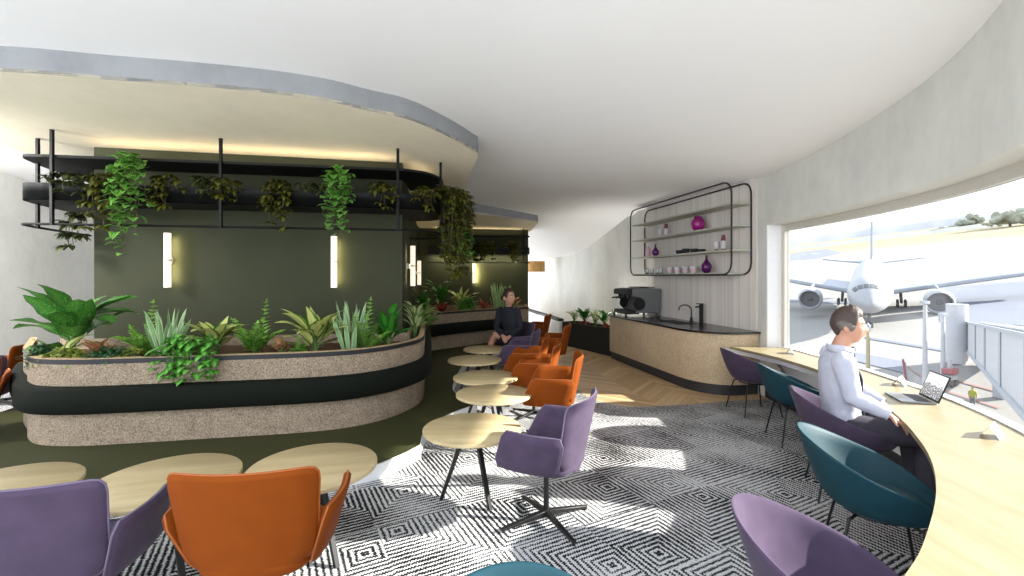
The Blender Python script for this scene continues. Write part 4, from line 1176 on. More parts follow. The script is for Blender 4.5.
def face_parts(par, c, B, s, org, lips, brow):
    for sx in (-1, 1):
        b = MB(); p = c+B @ V3((sx*.031*s,.080*s,.012*s))-org; b.ell(p,(.0125*s,.009*s,.0075*s),12,8,B); e = b.build('eye', M['eye'], par)
        b = MB(); b.ell(p+B @ V3((0,.0065*s,0)),(.0052*s,.003*s,.0055*s),10,8,B); b.build('iris', M['iris'], e)
        b = MB(); b.tube([c+B @ V3((sx*q*s,yy*s,zq*s))-org for q,yy,zq in ((.016,.094,.029),(.032,.090,.034),(.05,.078,.029))],[.0028*s,.0036*s,.002*s],6); b.build('eyebrow', brow, par)
    b = MB(); b.tube([c+B @ V3((q*s,yy*s,-.0585*s))-org for q,yy in ((-.022,.0905),(-.01,.0985),(0,.1005),(.01,.0985),(.022,.0905))],[(.0015*s,.001*s),(.004*s,.005*s),(.0045*s,.0055*s),(.004*s,.005*s),(.0015*s,.001*s)],8); b.build('mouth', lips, par)
def hand(mb, w, d, palm_n, s, curl=.6, thumb_side=1):
    """w wrist, d pointing direction, palm_n palm normal"""
    d = V3(d).normalized(); n = V3(palm_n); n = (n-d*n.dot(d)).normalized(); a = d.cross(n)*thumb_side
    w = V3(w); L = .085*s
    mb.tube([w-d*.02*s, w+d*.02*s, w+d*.055*s, w+d*L],[(.026*s,.018*s),(.034*s,.016*s),(.040*s,.014*s),(.038*s,.012*s)],12,side=a)
    for k, (off, ln) in enumerate(((.029,.070),(.010,.080),(-.010,.075),(-.028,.058))):
        p = w+d*(L-.006*s)+a*off*s; pts = [p]; e = .15; 
        for q in range(3):
            e += curl*(.45+.25*q)*.8
            p = p+(d*math.cos(e)+n*math.sin(e))*ln*s*(.45,.32,.23)[q]; pts.append(p)
        mb.tube(pts,[.0092*s,.0086*s,.0078*s,.006*s],8)
    p = w+d*.022*s+a*.03*s; mb.tube([p,p+(d*.5+a*.7+n*.25).normalized()*.035*s,p+(d*.8+a*.75+n*.4).normalized()*.062*s],[.012*s,.0105*s,.0075*s],8)

def hair_cap(par, C, B, s, m, side_m, line, comb):
    """short hair as a thick shell over the skull: hairline LINE above the eyes, longer on top, sides down to the ears"""
    n, k_ = 48, 22; rows = []
    for i in range(k_+1):
        row = []
        for k in range(n+1):
            g = 2*PI*k/n; sx, cy = math.sin(g), math.cos(g)      # g 0 = front
            # how far down the hair reaches in this direction (height on the skull)
            front = max(0, cy)
            zb = line+.028 if cy > .72 else lerp(-.070, -.012, sstep(-.9,-.2,cy)) if cy < -.2 else lerp(-.012, line+.028, sstep(.30,.72,cy))
            if .05 < cy < .45: zb = min(zb, .004)
            tb = math.acos(max(-1, min(1, zb/.118)))
            t = tb*i/k_
            edge = 1-(i/k_)**6
            th = (.006+.016*math.cos(t*.8)**2*(1+comb*max(0,cy)*.8))*edge+.0015
            th *= 1+.22*noise.noise(V3((sx*7+comb*9, cy*3, t*5)))
            px, py, pz = math.sin(t)*sx*.076, math.sin(t)*cy*.096, math.cos(t)*.118
            if pz < 0:
                q = -pz/.118; px *= 1-.30*q**1.3
                if py < 0: py *= 1-.35*q
            p = V3((px,py,pz)); nn = V3((px/.076,py/.096,pz/.118)).normalized()
            row.append(C+B @ ((p+nn*th)*s))
        rows.append(row)
    b = MB(); b.ribbon(rows)
    base = [[C+(p-C)*.90 for p in rows[-1]]]
    b.ribbon([rows[-1], base[0]])
    ho = b.build('hair', m, par, angle=180)
    if side_m:
        for s_ in (-1, 1):
            b = MB(); rr_, vs, fs = 6, [], []
            for i in range(rr_+1):
                for k in range(20):
                    q_ = i/rr_; g = 2*PI*k/20; wob = 1+.18*noise.noise(V3((math.cos(g)*2, math.sin(g)*2, s_)))
                    ang = s_*(1.78+.62*q_*math.cos(g)*wob); z = .006+.036*q_*math.sin(g)*wob+.010*math.cos(g)*q_
                    u_ = max(0,-z)/.118; rr = math.sqrt(max(.01, 1-(z/.118)**2)); th = .004+.016*(1-q_**2)
                    p = V3((math.sin(ang)*.076*rr*(1-.3*u_), math.cos(ang)*.096*rr*(1-(.35*u_ if math.cos(ang) < 0 else 0)), z)); nn = V3((p.x/.076,p.y/.096,p.z/.118)).normalized()
                    vs.append(C+B @ ((p+nn*th)*s))
            fs = [(i*20+k, i*20+(k+1)%20, (i+1)*20+(k+1)%20, (i+1)*20+k) for i in range(rr_) for k in range(20)]
            b.add(vs, fs); b.build('side_hair', side_m, ho, angle=180)
    return ho

# ---- the man: seated at the counter, turned to the right, shirt and tie
def man():
    org = V3((2.55,3.49,0)); f = V3((.92,-.39,0)).normalized(); r = V3((f.y,-f.x,0)); S = 1.13; B = basis(f)
    t = thing('person', 'person in white shirt and dark tie seated in a purple tub chair', 'person', tuple(org), 0)
    hip = V3((2.53,3.50,.545)); ch = V3((2.515,3.495,.84)); sh = V3((2.495,3.50,1.055)); nk = V3((2.51,3.49,1.12))
    Bh = basis(V3((.84,-.54,-.05)).normalized()); hc = V3((2.56,3.47,1.297))
    def L(p): return V3(p)-org
    sR, sL = sh+r*.205+V3((0,0,-.01)), sh-r*.205+V3((0,0,-.01))
    eR, eL = V3((2.45,3.27,.80)), V3((2.70,3.60,.80))
    wR, wL = V3((2.605,3.16,.722)), V3((2.80,3.46,.722))
    hR, hL = hip+r*.10, hip-r*.10
    kR, kL = hR+f*.46+r*.06+V3((0,0,.0)), hL+f*.46-r*.05+V3((0,0,.0))
    aR, aL = kR+f*.02+V3((0,0,-.45)), kL+f*.05+V3((0,0,-.45))
    b = MB()
    b.tube([L(hip-V3((0,0,.06))),L(hip+V3((0,0,.03))),L((hip+ch)/2),L(ch),L(sh-V3((0,0,.05))),L(sh+V3((0,0,.02)))],[(.15,.10),(.17,.112),(.15,.105),(.18,.115),(.185,.10),(.12,.07)],24,side=r)
    b.tube([L(sh-V3((0,0,.03))),L(nk),L(hc-V3((0,0,.05)))],[(.07,.065),(.058,.06),(.055,.06)],16,side=r)
    head_shape(b, L(hc), Bh, S*.97)
    for s_, e_, w_ in ((sR,eR,wR),(sL,eL,wL)):
        b.tube([L(s_+V3((0,0,.01))),L(s_*.7+e_*.3),L(e_),L(e_*.6+w_*.4),L(w_)],[.062,.056,.046,.045,.031],14)
        hand(b, L(w_), (w_-e_).normalized()*.6+f*.5+V3((0,0,-.55)), V3((0,0,-1)), S, .45, 1 if s_ is sL else -1)
    for h_, k_, a_ in ((hR,kR,aR),(hL,kL,aL)):
        b.tube([L(h_),L(h_.lerp(k_,.5)),L(k_),L(k_.lerp(a_,.35)),L(a_)],[.095,.082,.062,.058,.042],16)
    fuse(b, 'body', M['skin'], t, .0075, 3)
    # shirt
    b = MB()
    b.tube([L(hip+V3((0,0,-.01))),L(hip+V3((0,0,.07))),L((hip+ch)/2),L(ch),L(sh-V3((0,0,.05))),L(sh+V3((0,0,.02))),L(sh+V3((0,0,.045)))],[(.172,.122),(.182,.128),(.165,.122),(.192,.130),(.198,.115),(.13,.085),(.085,.075)],28,side=r)
    for s_, e_, w_ in ((sR,eR,wR),(sL,eL,wL)):
        b.tube([L(s_+V3((0,0,.012))-(s_-sh)*.2),L(s_+V3((0,0,.0))),L(s_*.7+e_*.3),L(s_*.4+e_*.6),L(e_),L(e_*.6+w_*.4),L(e_*.2+w_*.8),L(w_)],[.078,.077,.072,.066,.062,.060,.050,.042],16)
    rr = random.Random(4)
    so = fuse(b, 'shirt', M['shirt'], t, .009, 4)
    for v in so.data.vertices:      # soft folds of the cloth
        q = v.co; v.co = q+v.normal*(noise.noise(V3((q.x*16,q.y*16,q.z*9)))*.006+noise.noise(V3((q.x*30,q.y*30,q.z*24)))*.003)
    b = MB(); n_ = 28; rows = []
    for j, (rd, z) in enumerate(((.083,.0),(.079,.03),(.076,.05),(.082,.052),(.092,.02))):
        rows.append([L(nk)+r*(rd*math.cos(2*PI*k/n_))+f*(rd*1.02*math.sin(2*PI*k/n_)+.006)+V3((0,0,z-.015-.028*max(0,math.sin(2*PI*k/n_)))) for k in range(n_+1)])
    b.ribbon(rows); b.build('collar', M['shirt'], so)
    for w_, e_ in ((wR,eR),(wL,eL)):
        d = (w_-e_).normalized(); b = MB(); b.tube([L(w_-d*.035),L(w_+d*.012)],[.045,.043],18); b.build('cuff', M['shirt'], so)
    fr_ = [nk+f*.085+V3((0,0,.005)), sh+f*.117+V3((0,0,-.04)), ch+f*.138+V3((0,0,.06)), ch+f*.134+V3((0,0,-.09)), hip+f*.136+V3((0,0,.09))]
    b = MB(); b.tube([L(p) for p in spline(fr_, 5)],[(.020,.012)]*3+[(.022+.0009*i,.008) for i in range(18)],10,side=r); tie = b.build('tie', M['tie'], t)
    b = MB(); b.ell(L(nk+f*.088+V3((0,0,.0))),(.022,.016,.022),12,8,B); b.build('knot', M['tie'], tie)
    b = MB(); b.tube([L(hip-V3((0,0,.09))),L(hip-V3((0,0,.02))),L(hip+V3((0,0,.045)))],[(.15,.12),(.186,.142),(.181,.136)],24,side=r)
    for h_, k_, a_ in ((hR,kR,aR),(hL,kL,aL)):
        b.tube([L(h_),L(h_.lerp(k_,.5)),L(k_),L(k_.lerp(a_,.35)),L(a_)],[.112,.096,.078,.072,.064],16)
    fuse(b, 'trousers', M['trousers'], t, .010, 4)
    b = MB(); b.tube([L(hip+V3((0,0,.035))),L(hip+V3((0,0,.06)))],[(.188,.143),(.188,.143)],24,side=r); b.build('belt', M['shoe'], t)
    for a_ in (aR, aL):
        b = MB(); p = V3((a_.x,a_.y,0)); b.tube([L(p-f*.07+V3((0,0,.05))),L(p+V3((0,0,.06))),L(p+f*.09+V3((0,0,.045))),L(p+f*.19+V3((0,0,.03)))],[(.036,.045),(.045,.06),(.048,.045),(.034,.026)],14,side=r); b.build('shoe', M['shoe'], t)
    # hair: brown on top, greying at the sides
    hs = S*.97; C = L(hc)
    hair_cap(t, C, Bh, hs, M['hair_m'], M['hair_g'], .040, .66)
    face_parts(t, hc, Bh, hs, org, M['lips'], M['hair_m'])
man()

# ---- the woman: navy dress, seated at the far table, looking to the right
def woman():
    org = V3((-.02,7.72,0)); S = 1.12; f = V3((-.45,-.89,0)).normalized(); r = V3((f.y,-f.x,0))*1.0
    r = V3((-f.y, f.x, 0)) if r.x < 0 else r
    t = thing('person', 'person in a navy long-sleeved dress seated at the far table, looking to the right', 'person', tuple(org), 0)
    hip = V3((-.02,7.74,.58)); wa = V3((-.02,7.73,.80)); ch = V3((-.045,7.71,.97)); sh = V3((-.06,7.70,1.13)); nk = V3((-.058,7.69,1.19))
    Bh = basis(V3((.72,-.69,.03)).normalized()); hc = V3((-.055,7.66,1.325))
    def L(p): return V3(p)-org
    sR, sL = sh+r*.165+V3((0,0,-.02)), sh-r*.165+V3((0,0,-.02))
    eR, eL = V3((.145,7.60,.82)), V3((-.27,7.70,.82))
    wR, wL = V3((-.03,7.47,.70)), V3((-.16,7.50,.71))
    kd = V3((-.86,-.25,0)).normalized()
    hR, hL = hip+V3((.05,-.08,0)), hip+V3((-.03,.09,0))
    kR, kL = V3((-.29,7.62,.70)), V3((-.34,7.80,.60))
    aR, aL = V3((-.47,7.66,.24)), V3((-.40,7.78,.10))
    b = MB()
    b.tube([L(hip-V3((0,0,.06))),L(hip),L(wa),L(ch),L(sh-V3((0,0,.03))),L(sh+V3((0,0,.02)))],[(.14,.10),(.17,.125),(.122,.095),(.15,.115),(.15,.085),(.09,.06)],22,side=r)
    b.tube([L(sh-V3((0,0,.02))),L(nk),L(hc-V3((0,0,.05)))],[(.055,.052),(.05,.05),(.05,.052)],14,side=r)
    head_shape(b, L(hc), Bh, S*1.02, True)
    for s_, e_, w_, q in ((sR,eR,wR,-1),(sL,eL,wL,1)):
        b.tube([L(s_),L(s_*.65+e_*.35),L(e_),L(e_*.55+w_*.45),L(w_)],[.048,.043,.037,.035,.025],12)
        hand(b, L(w_), (w_-e_).normalized()+V3((0,-.1,-.1)), V3((0,.2,-1)), S*.92, .5, q)
    for h_, k_, a_ in ((hR,kR,aR),(hL,kL,aL)):
        b.tube([L(h_),L(h_.lerp(k_,.5)),L(k_),L(k_.lerp(a_,.3)),L(a_.lerp(k_,.15)),L(a_)],[.088,.076,.056,.054,.036,.032],14)
        fd_ = V3((-.85,-.35,-.38)) if a_ is aR else V3((-.9,-.3,-.1))
        b.tube([L(a_-fd_*.02+V3((0,0,-.02))),L(a_+fd_*.08+V3((0,0,-.045))),L(a_+fd_*.17+V3((0,0,-.065)))],[(.032,.035),(.036,.025),(.026,.014)],12)
    fuse(b, 'body', M['skin'], t, .0075, 3)
    b = MB()
    b.tube([L(hip-V3((0,0,.07))),L(hip),L(wa),L(ch),L(sh-V3((0,0,.03))),L(sh+V3((0,0,.015))),L(sh+V3((0,0,.04)))],[(.15,.12),(.185,.14),(.140,.112),(.165,.132),(.165,.10),(.105,.075),(.068,.066)],24,side=r)
    for s_, e_, w_ in ((sR,eR,wR),(sL,eL,wL)):
        b.tube([L(s_-(s_-sh)*.2),L(s_),L(s_*.65+e_*.35),L(e_),L(e_*.55+w_*.45),L(w_)],[.062,.061,.056,.050,.046,.038],14)
    for h_, k_ in ((hR,kR),(hL,kL)):
        b.tube([L(h_),L(h_.lerp(k_,.45)),L(h_.lerp(k_,.74))],[.115,.104,.088],16)
    fuse(b, 'dress', M['navy'], t, .010, 4)
    C = L(hc); hs = S*1.02
    ho = hair_cap(t, C, Bh, hs, M['hair_w'], None, .052, .30)
    b = MB(); b.ell(C+Bh @ V3((0,-.115*hs,-.005*hs)),(.040*hs,.036*hs,.040*hs),16,12,Bh); b.build('bun', M['hair_w'], ho)
    for a_ in (aR, aL):
        fd_ = V3((-.85,-.35,-.38)) if a_ is aR else V3((-.9,-.3,-.1))
        b = MB(); b.tube([L(a_-fd_*.03+V3((0,0,-.035))),L(a_+fd_*.08+V3((0,0,-.058))),L(a_+fd_*.185+V3((0,0,-.072)))],[(.036,.026),(.040,.022),(.028,.013)],12); sho = b.build('shoe', M['shoe'], t)
        b = MB(); b.tube([L(a_-fd_*.02+V3((0,0,-.04))),L(V3((a_.x,a_.y,max(.005,a_.z-.10))))],[.012,.006],8); b.build('heel', M['shoe'], sho)
    face_parts(t, hc, Bh, hs, org, M['lips'], M['hair_w'])
woman()
# ---------------------------------------------------------------- the airfield outside
C0, CX, CY = -15.6, .1354, .0102
def gz(x, y): return C0+CX*x+CY*y
def ground_at(px, py):
    k = (px-HX)/F; m = (HY-py)/F
    Y = (C0-EYE)/(m-CX*k-CY); return V3((k*Y, Y, gz(k*Y, Y)))
def gh(px, Y): return V3((at_y(px,Y), Y, gz(at_y(px,Y), Y)))
def gplane(name, pts, m, lift, label):
    b = MB(); b.add([(x,y,gz(x,y)+lift) for x, y in pts], [tuple(range(len(pts)))]); return struct(b.build(name, m, smooth=False, merge=False), label)
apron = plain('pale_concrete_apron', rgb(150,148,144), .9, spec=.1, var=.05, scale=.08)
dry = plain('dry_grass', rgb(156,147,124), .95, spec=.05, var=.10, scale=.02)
shadow_and_marks = plain('blue_grey_shadow_and_marks', rgb(128,132,142), .9, spec=.1, var=.05, scale=.1)  # shared by the painted apron shadow, the far patch and the ground lines
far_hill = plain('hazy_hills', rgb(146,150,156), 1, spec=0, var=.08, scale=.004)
# hazy distance, dry grass, apron, painted shadow, dark patch: flat ground built where it lies
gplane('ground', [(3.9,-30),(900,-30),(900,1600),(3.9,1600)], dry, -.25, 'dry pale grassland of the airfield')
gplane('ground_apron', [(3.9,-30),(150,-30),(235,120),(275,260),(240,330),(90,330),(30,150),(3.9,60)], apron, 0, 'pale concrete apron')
def pick(*q): return [tuple(ground_at(*p)[:2]) for p in q]
gplane('ground_shadow', pick((937,288),(1090,276),(1090,350),(965,330),(940,322)), shadow_and_marks, .06, 'shadow on the apron, painted as a blue-grey patch')  # terminal shadow on the apron, put into the colour of a flat patch
gplane('ground_far_patch', pick((770,258),(800,252),(826,249),(842,253),(815,259),(770,262)), shadow_and_marks, .06, 'dark blue-grey patch of ground far off')  # flat blue-grey patch, darker than the ground around it
gplane('ground_line', pick((780,299),(880,303),(880,305),(780,302)), shadow_and_marks, .08, 'grey taxi line')
gplane('ground_line.001', pick((866,337),(950,351),(950,353),(866,339)), shadow_and_marks, .08, 'grey drain line')
gplane('ground_line.002', pick((850,352),(905,362),(905,374),(850,360)), shadow_and_marks, .08, 'grey stop mark')
redl = plain('red_ground_paint', rgb(166,124,120), .9)
for k, q in enumerate((((925,372),(1000,392),(1000,393.5),(925,373.2)),((925,384),(1000,408),(1000,409.6),(925,385.3)),((905,366),(935,388),(936,388),(907,366)))):
    gplane('ground_marking' if k == 0 else f'ground_marking.{k:03d}', pick(*q), redl, .08, 'thin red stand marking')
# distant ridges, with the haze put into their pale colours
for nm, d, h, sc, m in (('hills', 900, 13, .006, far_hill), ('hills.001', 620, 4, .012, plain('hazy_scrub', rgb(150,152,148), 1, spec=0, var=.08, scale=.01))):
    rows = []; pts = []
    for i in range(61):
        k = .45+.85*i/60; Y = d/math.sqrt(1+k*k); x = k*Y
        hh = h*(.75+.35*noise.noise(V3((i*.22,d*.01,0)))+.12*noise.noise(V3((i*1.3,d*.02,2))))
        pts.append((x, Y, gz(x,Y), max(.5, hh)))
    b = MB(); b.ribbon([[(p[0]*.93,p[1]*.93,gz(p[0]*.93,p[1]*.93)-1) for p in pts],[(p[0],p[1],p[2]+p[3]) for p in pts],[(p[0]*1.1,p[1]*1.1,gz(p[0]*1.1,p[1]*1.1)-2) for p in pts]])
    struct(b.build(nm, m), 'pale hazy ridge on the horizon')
# trees
tree_m = plain('hazy_foliage', rgb(160,163,148), .95, spec=.05, var=.2, scale=.4); trunk_m = plain('hazy_trunk', rgb(130,120,104), .9)  # distance haze put into the pale crown and trunk colours
def tree(px, py, w, h, label, seed):
    g = ground_at(px, py); t = thing('tree', label, 'tree', tuple(g), 0, 'trees at the edge of the airfield'); r = random.Random(seed)
    s = g.y/F; W, H = w*s, h*s; b = MB()
    for k in range(16):
        q = V3((r.uniform(-.42,.42)*W, r.uniform(-.3,.3)*W, H*r.uniform(.3,.8)));  R = W*r.uniform(.12,.22)
        b.ell(q, (R,R,R*.8), 10, 7)
    o = fuse(b, 'crown', tree_m, t, max(.3, W*.03), 1)
    for v in o.data.vertices: v.co += v.normal*noise.noise(v.co*(6/W))*W*.05
    b = MB(); b.tube([(0,0,-.2),(0,0,H*.5)],[W*.035,W*.02],7); b.build('trunk', trunk_m, t)
for i, (px, py, w, h, l) in enumerate(((966,228,16,10,'small round hazy tree left of the tallest one'),(976,227,17,15,'slim hazy tree standing left of the big clump'),(1010,226,32,15,'big hazy tree clump at the right end of the window view'),(1034,224,26,13,'dusty tree partly cut off by the photo\'s right edge'),(992,227,12,6,'low hazy bush between the slim tree and the big clump'),(952,230,9,4,'leftmost low hazy bush of the row'),(944,230.5,8,3.5,'tiny hazy bush beyond the leftmost low one'))):  # the dusty look of the trees is distance haze put into their colours
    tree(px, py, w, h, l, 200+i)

# airliner
hull = plain('airliner_white', rgb(158,160,164), .35, spec=.4, var=.01); wingm = plain('wing_grey', rgb(150,156,164), .4, .1, var=.02)
darkg = plain('engine_dark', rgb(104,105,105), .6); tyre = plain('tyre_grey', rgb(104,105,106), .8)
nose = V3((at_y(869,70), 70, 0)); nose.z = zz(322-21, 70)
ax = V3((.80,1,0)); ax.z = CX*ax.x+CY*ax.y+.012; ax.normalize()
acb = basis(-ax)           # right / forward / up of the aircraft
air = thing('airliner', 'white twin-engine airliner parked nose-on outside the window', 'airplane', tuple(nose-V3((0,0,5.3))))
AB = acb
def A(x, y, z): return AB @ V3((x, -y, z))+V3((0,0,5.3))     # x right of the aircraft, y aft of the nose, z up
b = MB(); R = 3.15
st = [(0,.02,-.7),(.4,.62,-.62),(1.2,1.2,-.5),(2.6,1.95,-.3),(4.5,2.6,-.12),(7,3.0,-.02),(10,3.15,0),(40,3.15,0),(48,2.7,.4),(55,1.9,1.0),(61,1.0,1.6),(64,.35,1.9)]
b.tube([A(0,y,z) for y,r_,z in st],[(r_,r_) for y,r_,z in st],36,side=AB @ V3((1,0,0))); fus = b.build('fuselage', hull, air)
def rad(y):
    for a_, c_ in zip(st[:-1], st[1:]):
        if a_[0] <= y <= c_[0]: q = (y-a_[0])/(c_[0]-a_[0]); return lerp(a_[1],c_[1],q), lerp(a_[2],c_[2],q)
b = MB()
for k in range(6):
    g0 = math.radians(-60+120*k/6+2.0); g1 = math.radians(-60+120*(k+1)/6-2.0); rows = []
    for i in range(4):
        row = []
        for q in range(4):
            g = lerp(g0,g1,q/3); y = 2.5+1.1*i/3+.9*math.sin(g)**2; rr, zc = rad(y)
            row.append(A((rr+.16)*math.sin(g), y, zc+(rr+.16)*math.cos(g)))
        rows.append(row)
    b.ribbon(rows)
b.build('cockpit_windows', darkg, fus, smooth=False)
def slab(pts, th, name, m, par):
    b = MB(); b.add([p+q for q in (V3((0,0,th/2)),V3((0,0,-th/2))) for p in pts], [(0,1,2,3),(7,6,5,4),(0,4,5,1),(1,5,6,2),(2,6,7,3),(3,7,4,0)]); return b.build(name, m, par, bevel=th*.3, seg=2)
for s in (-1, 1):
    slab([A(s*2.6,22,-1.5),A(s*30,38,1.9),A(s*30,40,1.9),A(s*2.6,34,-1.3)], .9 if True else .5, 'wing', wingm, air)
    slab([A(s*1.2,54,1.6),A(s*10.5,61,2.3),A(s*10.5,63,2.3),A(s*1.2,60,1.8)], .35, 'tailplane', wingm, air)
    b = MB(); ex, ey, ez = s*9.4, 17.5, -2.55
    prof = [(0,1.78,),(.25,2.0),(1.4,2.12),(3.5,1.95),(5.5,1.45)]
    rows = []
    n = 30
    outer_ = [[A(ex+q*math.cos(2*PI*k/n), ey+y, ez+q*math.sin(2*PI*k/n)) for k in range(n+1)] for y, q in prof]
    inner_ = [[A(ex+q*math.cos(2*PI*k/n), ey+y, ez+q*math.sin(2*PI*k/n)) for k in range(n+1)] for y, q in ((0,1.78),(.3,1.62),(1.2,1.58))]
    b.ribbon(outer_); b.ribbon(inner_); e = b.build('engine', hull, air)
    b = MB(); b.ribbon([[A(ex+q*math.cos(2*PI*k/n), ey+y, ez+q*math.sin(2*PI*k/n)) for k in range(n+1)] for y, q in ((1.15,1.6),(1.1,.5),(.5,.02))]); b.build('fan', darkg, e)
    slab([A(ex-.15,ey+2,ez+1.9),A(ex+.15,ey+2,ez+1.9),A(ex+.15,ey+8,ez+2.0),A(ex-.15,ey+8,ez+2.0)], .7, 'pylon', wingm, air)
    b = MB()
    b.bar(A(s*4.6,30,-1.6),A(s*4.8,30,-4.6),.35)
    lg = b.build('main_gear', tyre, air, smooth=False)
    for q in (-.6,.6):
        for yy in (-.8,.8):
            b = MB(); b.lathe([(0,-.2),(.62,-.2),(.68,0),(.62,.2),(0,.2)], tuple(A(s*4.8+q,30+yy,-4.6)), 18, basis(AB @ V3((0,0,1)), AB @ V3((1,0,0)))); b.build('wheel', tyre, lg)
slab([A(-.18,49,2.2),A(-.18,60,11.6),A(-.18,63.5,11.6),A(-.18,59.5,2.2)], .36, 'tail_fin', hull, air) if False else None
b = MB(); q = [(48,2.4),(59,11.8),(63.5,11.8),(60,2.0)]
b.add([A(x,y,z) for x in (-.22,.22) for y,z in q],[(0,1,2,3),(7,6,5,4),(0,4,5,1),(1,5,6,2),(2,6,7,3),(3,7,4,0)]); b.build('tail_fin', hull, air, smooth=False)
b = MB(); b.bar(A(0,6,-2.4),A(0,6,-4.75),.3); ng = b.build('nose_gear', tyre, air, smooth=False)
for q in (-.35,.35):
    b = MB(); b.lathe([(0,-.15),(.48,-.15),(.52,0),(.48,.15),(0,.15)], tuple(A(q,6,-4.8)), 18, basis(AB @ V3((0,0,1)), AB @ V3((1,0,0)))); b.build('wheel', tyre, ng)

# passenger boarding bridge, sloping down away from the building
jw = plain('bridge_white', rgb(184,185,188), .5, var=.02); jg = plain('bridge_grey', rgb(164,168,174), .5, var=.02)
near = V3((at_y(1062,12.5),12.5,0)); farp = V3((at_y(967,52),52,0))
jb = thing('boarding_bridge', 'white passenger boarding bridge sloping away at the right edge of the window', 'boarding bridge', tuple(near+V3((0,0,-3))))
jo = near+V3((0,0,-3)); dn = (farp-near).normalized(); sd = V3((dn.y,-dn.x,0))
def J(t, s, z):    # t 0 near .. 1 far
    zt, zb = lerp(-.22, zz(323,52), t), lerp(-3.35, zz(352,52), t); p = near.lerp(farp, t)+sd*s
    return V3((p.x,p.y,lerp(zb,zt,z)))-jo
b = MB(); W_ = 3.6
b.add([J(t,s,z) for t in (0,1) for s in (0,W_) for z in (0,1)],[(0,1,3,2),(4,6,7,5),(0,4,5,1),(2,3,7,6),(0,2,6,4),(1,5,7,3)]); b.build('tunnel', jw, jb, bevel=.06)
b = MB()
for s in (-.03,W_+.03): b.bar(J(0,s,1.02),J(1,s,1.02),.12,.2)
b.bar(J(0,1.2,1.03),J(1,1.2,1.03),.5,.12); b.bar(J(0,-.05,.03),J(1,-.05,.03),.12,.3); b.build('rails', jg, jb, smooth=False)
for t in (.12,.3,.5,.7):
    b = MB(); b.bar(J(t,-.04,.02),J(t,-.04,1),.1,.1); b.build('panel_rib', jg, jb, smooth=False)
b = MB(); cpt = V3((at_y(957,52),52,0)); cz = gz(cpt.x, cpt.y); b.lathe([(0,0),(.95,0),(.95,-cz+zz(304,52)),(0,-cz+zz(304,52))], tuple(V3((cpt.x,cpt.y,cz))-jo), 24); b.build('rotunda', jw, jb)
b = MB(); q = near.lerp(farp,.75)+sd*1.8; b.bar(V3((q.x,q.y,gz(q.x,q.y)))-jo, J(.75,1.8,.1), .9); b.build('support_leg', jg, jb, smooth=False)

def mast(px, ytop, ybase, Y, w, label, arm=False):
    X = at_y(px,Y); z0 = zz(ybase,Y); z1 = zz(ytop,Y); t = thing('mast', label, 'pole', (X,Y,z0), 0)
    b = MB(); b.tube([(0,0,0),(0,0,z1-z0)],[w,w*.7],12); b.build('pole', jw, t)
    b = MB(); b.box((0,0,z1-z0+.15),(w*2.4,w*2.4,.3)); b.build('lamp_head', jg, t, smooth=False)
    b = MB(); b.lathe([(0,0),(w*2.5,0),(w*2.2,.25),(0,.25)], n=16); b.build('foot_plate', jg, t)
def basey(px, Y): g = gh(px, Y); return HY+(EYE-g.z)*F/Y
mast(925,304,basey(925,44),44,.22,'taller white mast outside between airliner nose and boarding bridge')
mast(943,316,basey(943,46),46,.22,'shorter white mast outside beside the white column')
# yellow pole by the nose
g = ground_at(868,372); t = thing('bollard_post', 'thin pale yellow post outside just right of the man\'s head', 'post', tuple(g))
yel = plain('pale_yellow_paint', rgb(176,166,134), .6); s = g.y/F
b = MB(); b.tube([(0,0,0),(0,0,44*s)],[1.8*s,1.6*s],12); b.build('post', yel, t)
b = MB(); b.box((0,0,44*s),(4*s,3*s,7*s)); b.lathe([(0,46*s),(2*s,46*s),(0,50*s)], n=12); b.build('signal_head', jg, t, smooth=False)
# ground stairs truck, red tow bar unit, barrier
g = ground_at(950,386); s = g.y/F; t = thing('service_cart', 'red-topped service cart outside below the masts', 'cart', tuple(g), .4)
red = plain('faded_red', rgb(166,108,110), .6)
b = MB(); b.box((0,0,15*s),(13*s,9*s,6*s)); b.build('tank', red, t, bevel=.1)
b = MB(); b.box((0,0,9*s),(10*s,8*s,5*s)); b.build('chassis', jg, t, bevel=.05)
for x in (-4,4):
    for y in (-3,3):
        b = MB(); b.lathe([(0,-1*s),(3*s,-1*s),(3.4*s,0),(3*s,1*s),(0,1*s)], (x*s,y*s,3.4*s), 16, Matrix.Rotation(PI/2,3,'X')); b.build('wheel', tyre, t)
b = MB(); b.tube([(0,0,18*s),(0,0,27*s)],[2*s,2*s],10); b.build('column', jw, t)
g = ground_at(907,386); s = g.y/F; t = thing('barrier_board', 'slanting red and white barrier outside left of the masts', 'barrier', tuple(g), .2)
b = MB(); b.bar((0,0,0),(-5*s,0,27*s),2.2*s,.6*s); b.build('board', red, t, smooth=False)
b = MB(); b.bar((3*s,0,0),(-3*s,0,24*s),2*s,.6*s); b.build('white_board', jw, t, smooth=False)
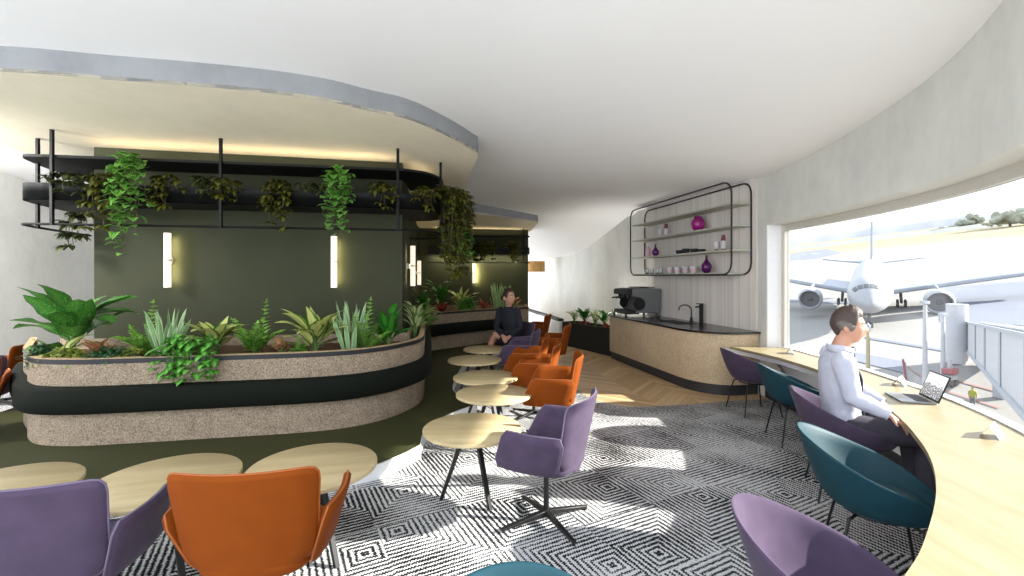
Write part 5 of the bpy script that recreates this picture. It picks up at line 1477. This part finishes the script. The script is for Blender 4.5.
# ground crew in a high-visibility vest
g = ground_at(972.5,407); s = g.y/F*20/1.75
t = thing('person', 'person in a yellow high-visibility vest standing on the apron outside', 'person', tuple(g)); fx = V3((-.6,-.8,0)); r = V3((.8,-.6,0))
b = MB()
b.tube([(0,0,.86*s),(0,0,1.0*s),(0,0,1.22*s),(0,0,1.42*s),(0,0,1.48*s)],[(.15*s,.10*s),(.15*s,.11*s),(.18*s,.12*s),(.17*s,.10*s),(.07*s,.06*s)],16,side=r)
b.tube([(0,0,1.45*s),(0,0,1.58*s)],[.055*s,.055*s],10); head_shape(b, V3((0,0,1.64*s)), basis(fx), s)
for q in (-1,1):
    b.tube([r*q*.19*s+V3((0,0,1.40*s)),r*q*.25*s+V3((0,0,1.12*s)),r*q*.24*s+fx*.08*s+V3((0,0,.86*s))],[.055*s,.045*s,.032*s],10)
    hand(b, r*q*.24*s+fx*.08*s+V3((0,0,.86*s)), V3((0,0,-1))+fx*.2, -r*q, s, .4, q)
    b.tube([r*q*.09*s+V3((0,0,.9*s)),r*q*.10*s+V3((0,0,.48*s)),r*q*.11*s+V3((0,0,.06*s))],[.09*s,.065*s,.045*s],12)
    b.tube([r*q*.11*s-fx*.05*s+V3((0,0,.04*s)),r*q*.12*s+fx*.16*s+V3((0,0,.03*s))],[.04*s,.03*s],8)
fuse(b, 'body', M['skin'], t, .012*s, 2)
vest = plain('hi_vis_yellow', rgb(150,154,60), .7)
b = MB(); b.tube([(0,0,.84*s),(0,0,1.0*s),(0,0,1.22*s),(0,0,1.42*s),(0,0,1.49*s)],[(.18*s,.13*s),(.18*s,.135*s),(.21*s,.145*s),(.20*s,.125*s),(.09*s,.08*s)],16,side=r)
for q in (-1,1): b.tube([r*q*.17*s+V3((0,0,1.40*s)),r*q*.245*s+V3((0,0,1.12*s))],[.075*s,.06*s],10)
fuse(b, 'vest', vest, t, .014*s, 2)
b = MB()
for q in (-1,1): b.tube([r*q*.08*s+V3((0,0,.92*s)),r*q*.10*s+V3((0,0,.48*s)),r*q*.11*s+V3((0,0,.08*s))],[.115*s,.085*s,.07*s],12)
fuse(b, 'trousers', plain('grey_work_trousers', rgb(110,112,116), .8), t, .014*s, 2)
b = MB(); b.ell((0,0,1.70*s),(.088*s,.105*s,.085*s),14,10); b.build('cap', vest, t)

# ---------------------------------------------------------------- light, sky, camera
w = bpy.data.worlds.new('World'); scene.world = w; w.use_nodes = True; nt = w.node_tree
bg = nt.nodes['Background']; tc = nt.nodes.new('ShaderNodeTexCoord'); sx = nt.nodes.new('ShaderNodeSeparateXYZ'); cr = nt.nodes.new('ShaderNodeValToRGB')
nt.links.new(tc.outputs['Generated'], sx.inputs[0]); nt.links.new(sx.outputs[2], cr.inputs[0]); nt.links.new(cr.outputs[0], bg.inputs[0])
e = cr.color_ramp.elements; e[0].position = 0; e[0].color = (.93,.96,1,1); e[1].position = .7; e[1].color = (.78,.87,1,1)
bg.inputs[1].default_value = SKY
S = bpy.data.lights.new('sun', 'SUN'); S.energy = SUN; S.angle = math.radians(.9); S.color = (1,.95,.86)
so = bpy.data.objects.new('sun', S); COL.objects.link(so)
el = math.radians(25); so.rotation_euler = V3((math.cos(el)*.995, -.10*math.cos(el), math.sin(el))).to_track_quat('Z','Y').to_euler()
cam = bpy.data.cameras.new('camera'); co = bpy.data.objects.new('camera', cam); COL.objects.link(co); scene.camera = co
co.location = (0,0,EYE); co.rotation_euler = (PI/2,0,0); cam.sensor_width = 36; cam.lens = 36*F/1024; cam.shift_y = -(288-HY)/1024; cam.clip_start = .05; cam.clip_end = 4000
vs_ = scene.view_settings; vs_.view_transform = 'Standard'; vs_.look = 'None'; vs_.exposure = EXPO; vs_.gamma = 1; vs_.use_curve_mapping = False
scene.display_settings.display_device = 'sRGB'
scene.cycles.use_denoising = True
try: scene.cycles.denoiser = 'OPENIMAGEDENOISE'
except Exception: pass
scene.cycles.max_bounces = 12; scene.cycles.diffuse_bounces = 7; scene.cycles.glossy_bounces = 4; scene.cycles.transmission_bounces = 6; scene.cycles.transparent_max_bounces = 12
scene.cycles.sample_clamp_indirect = 8
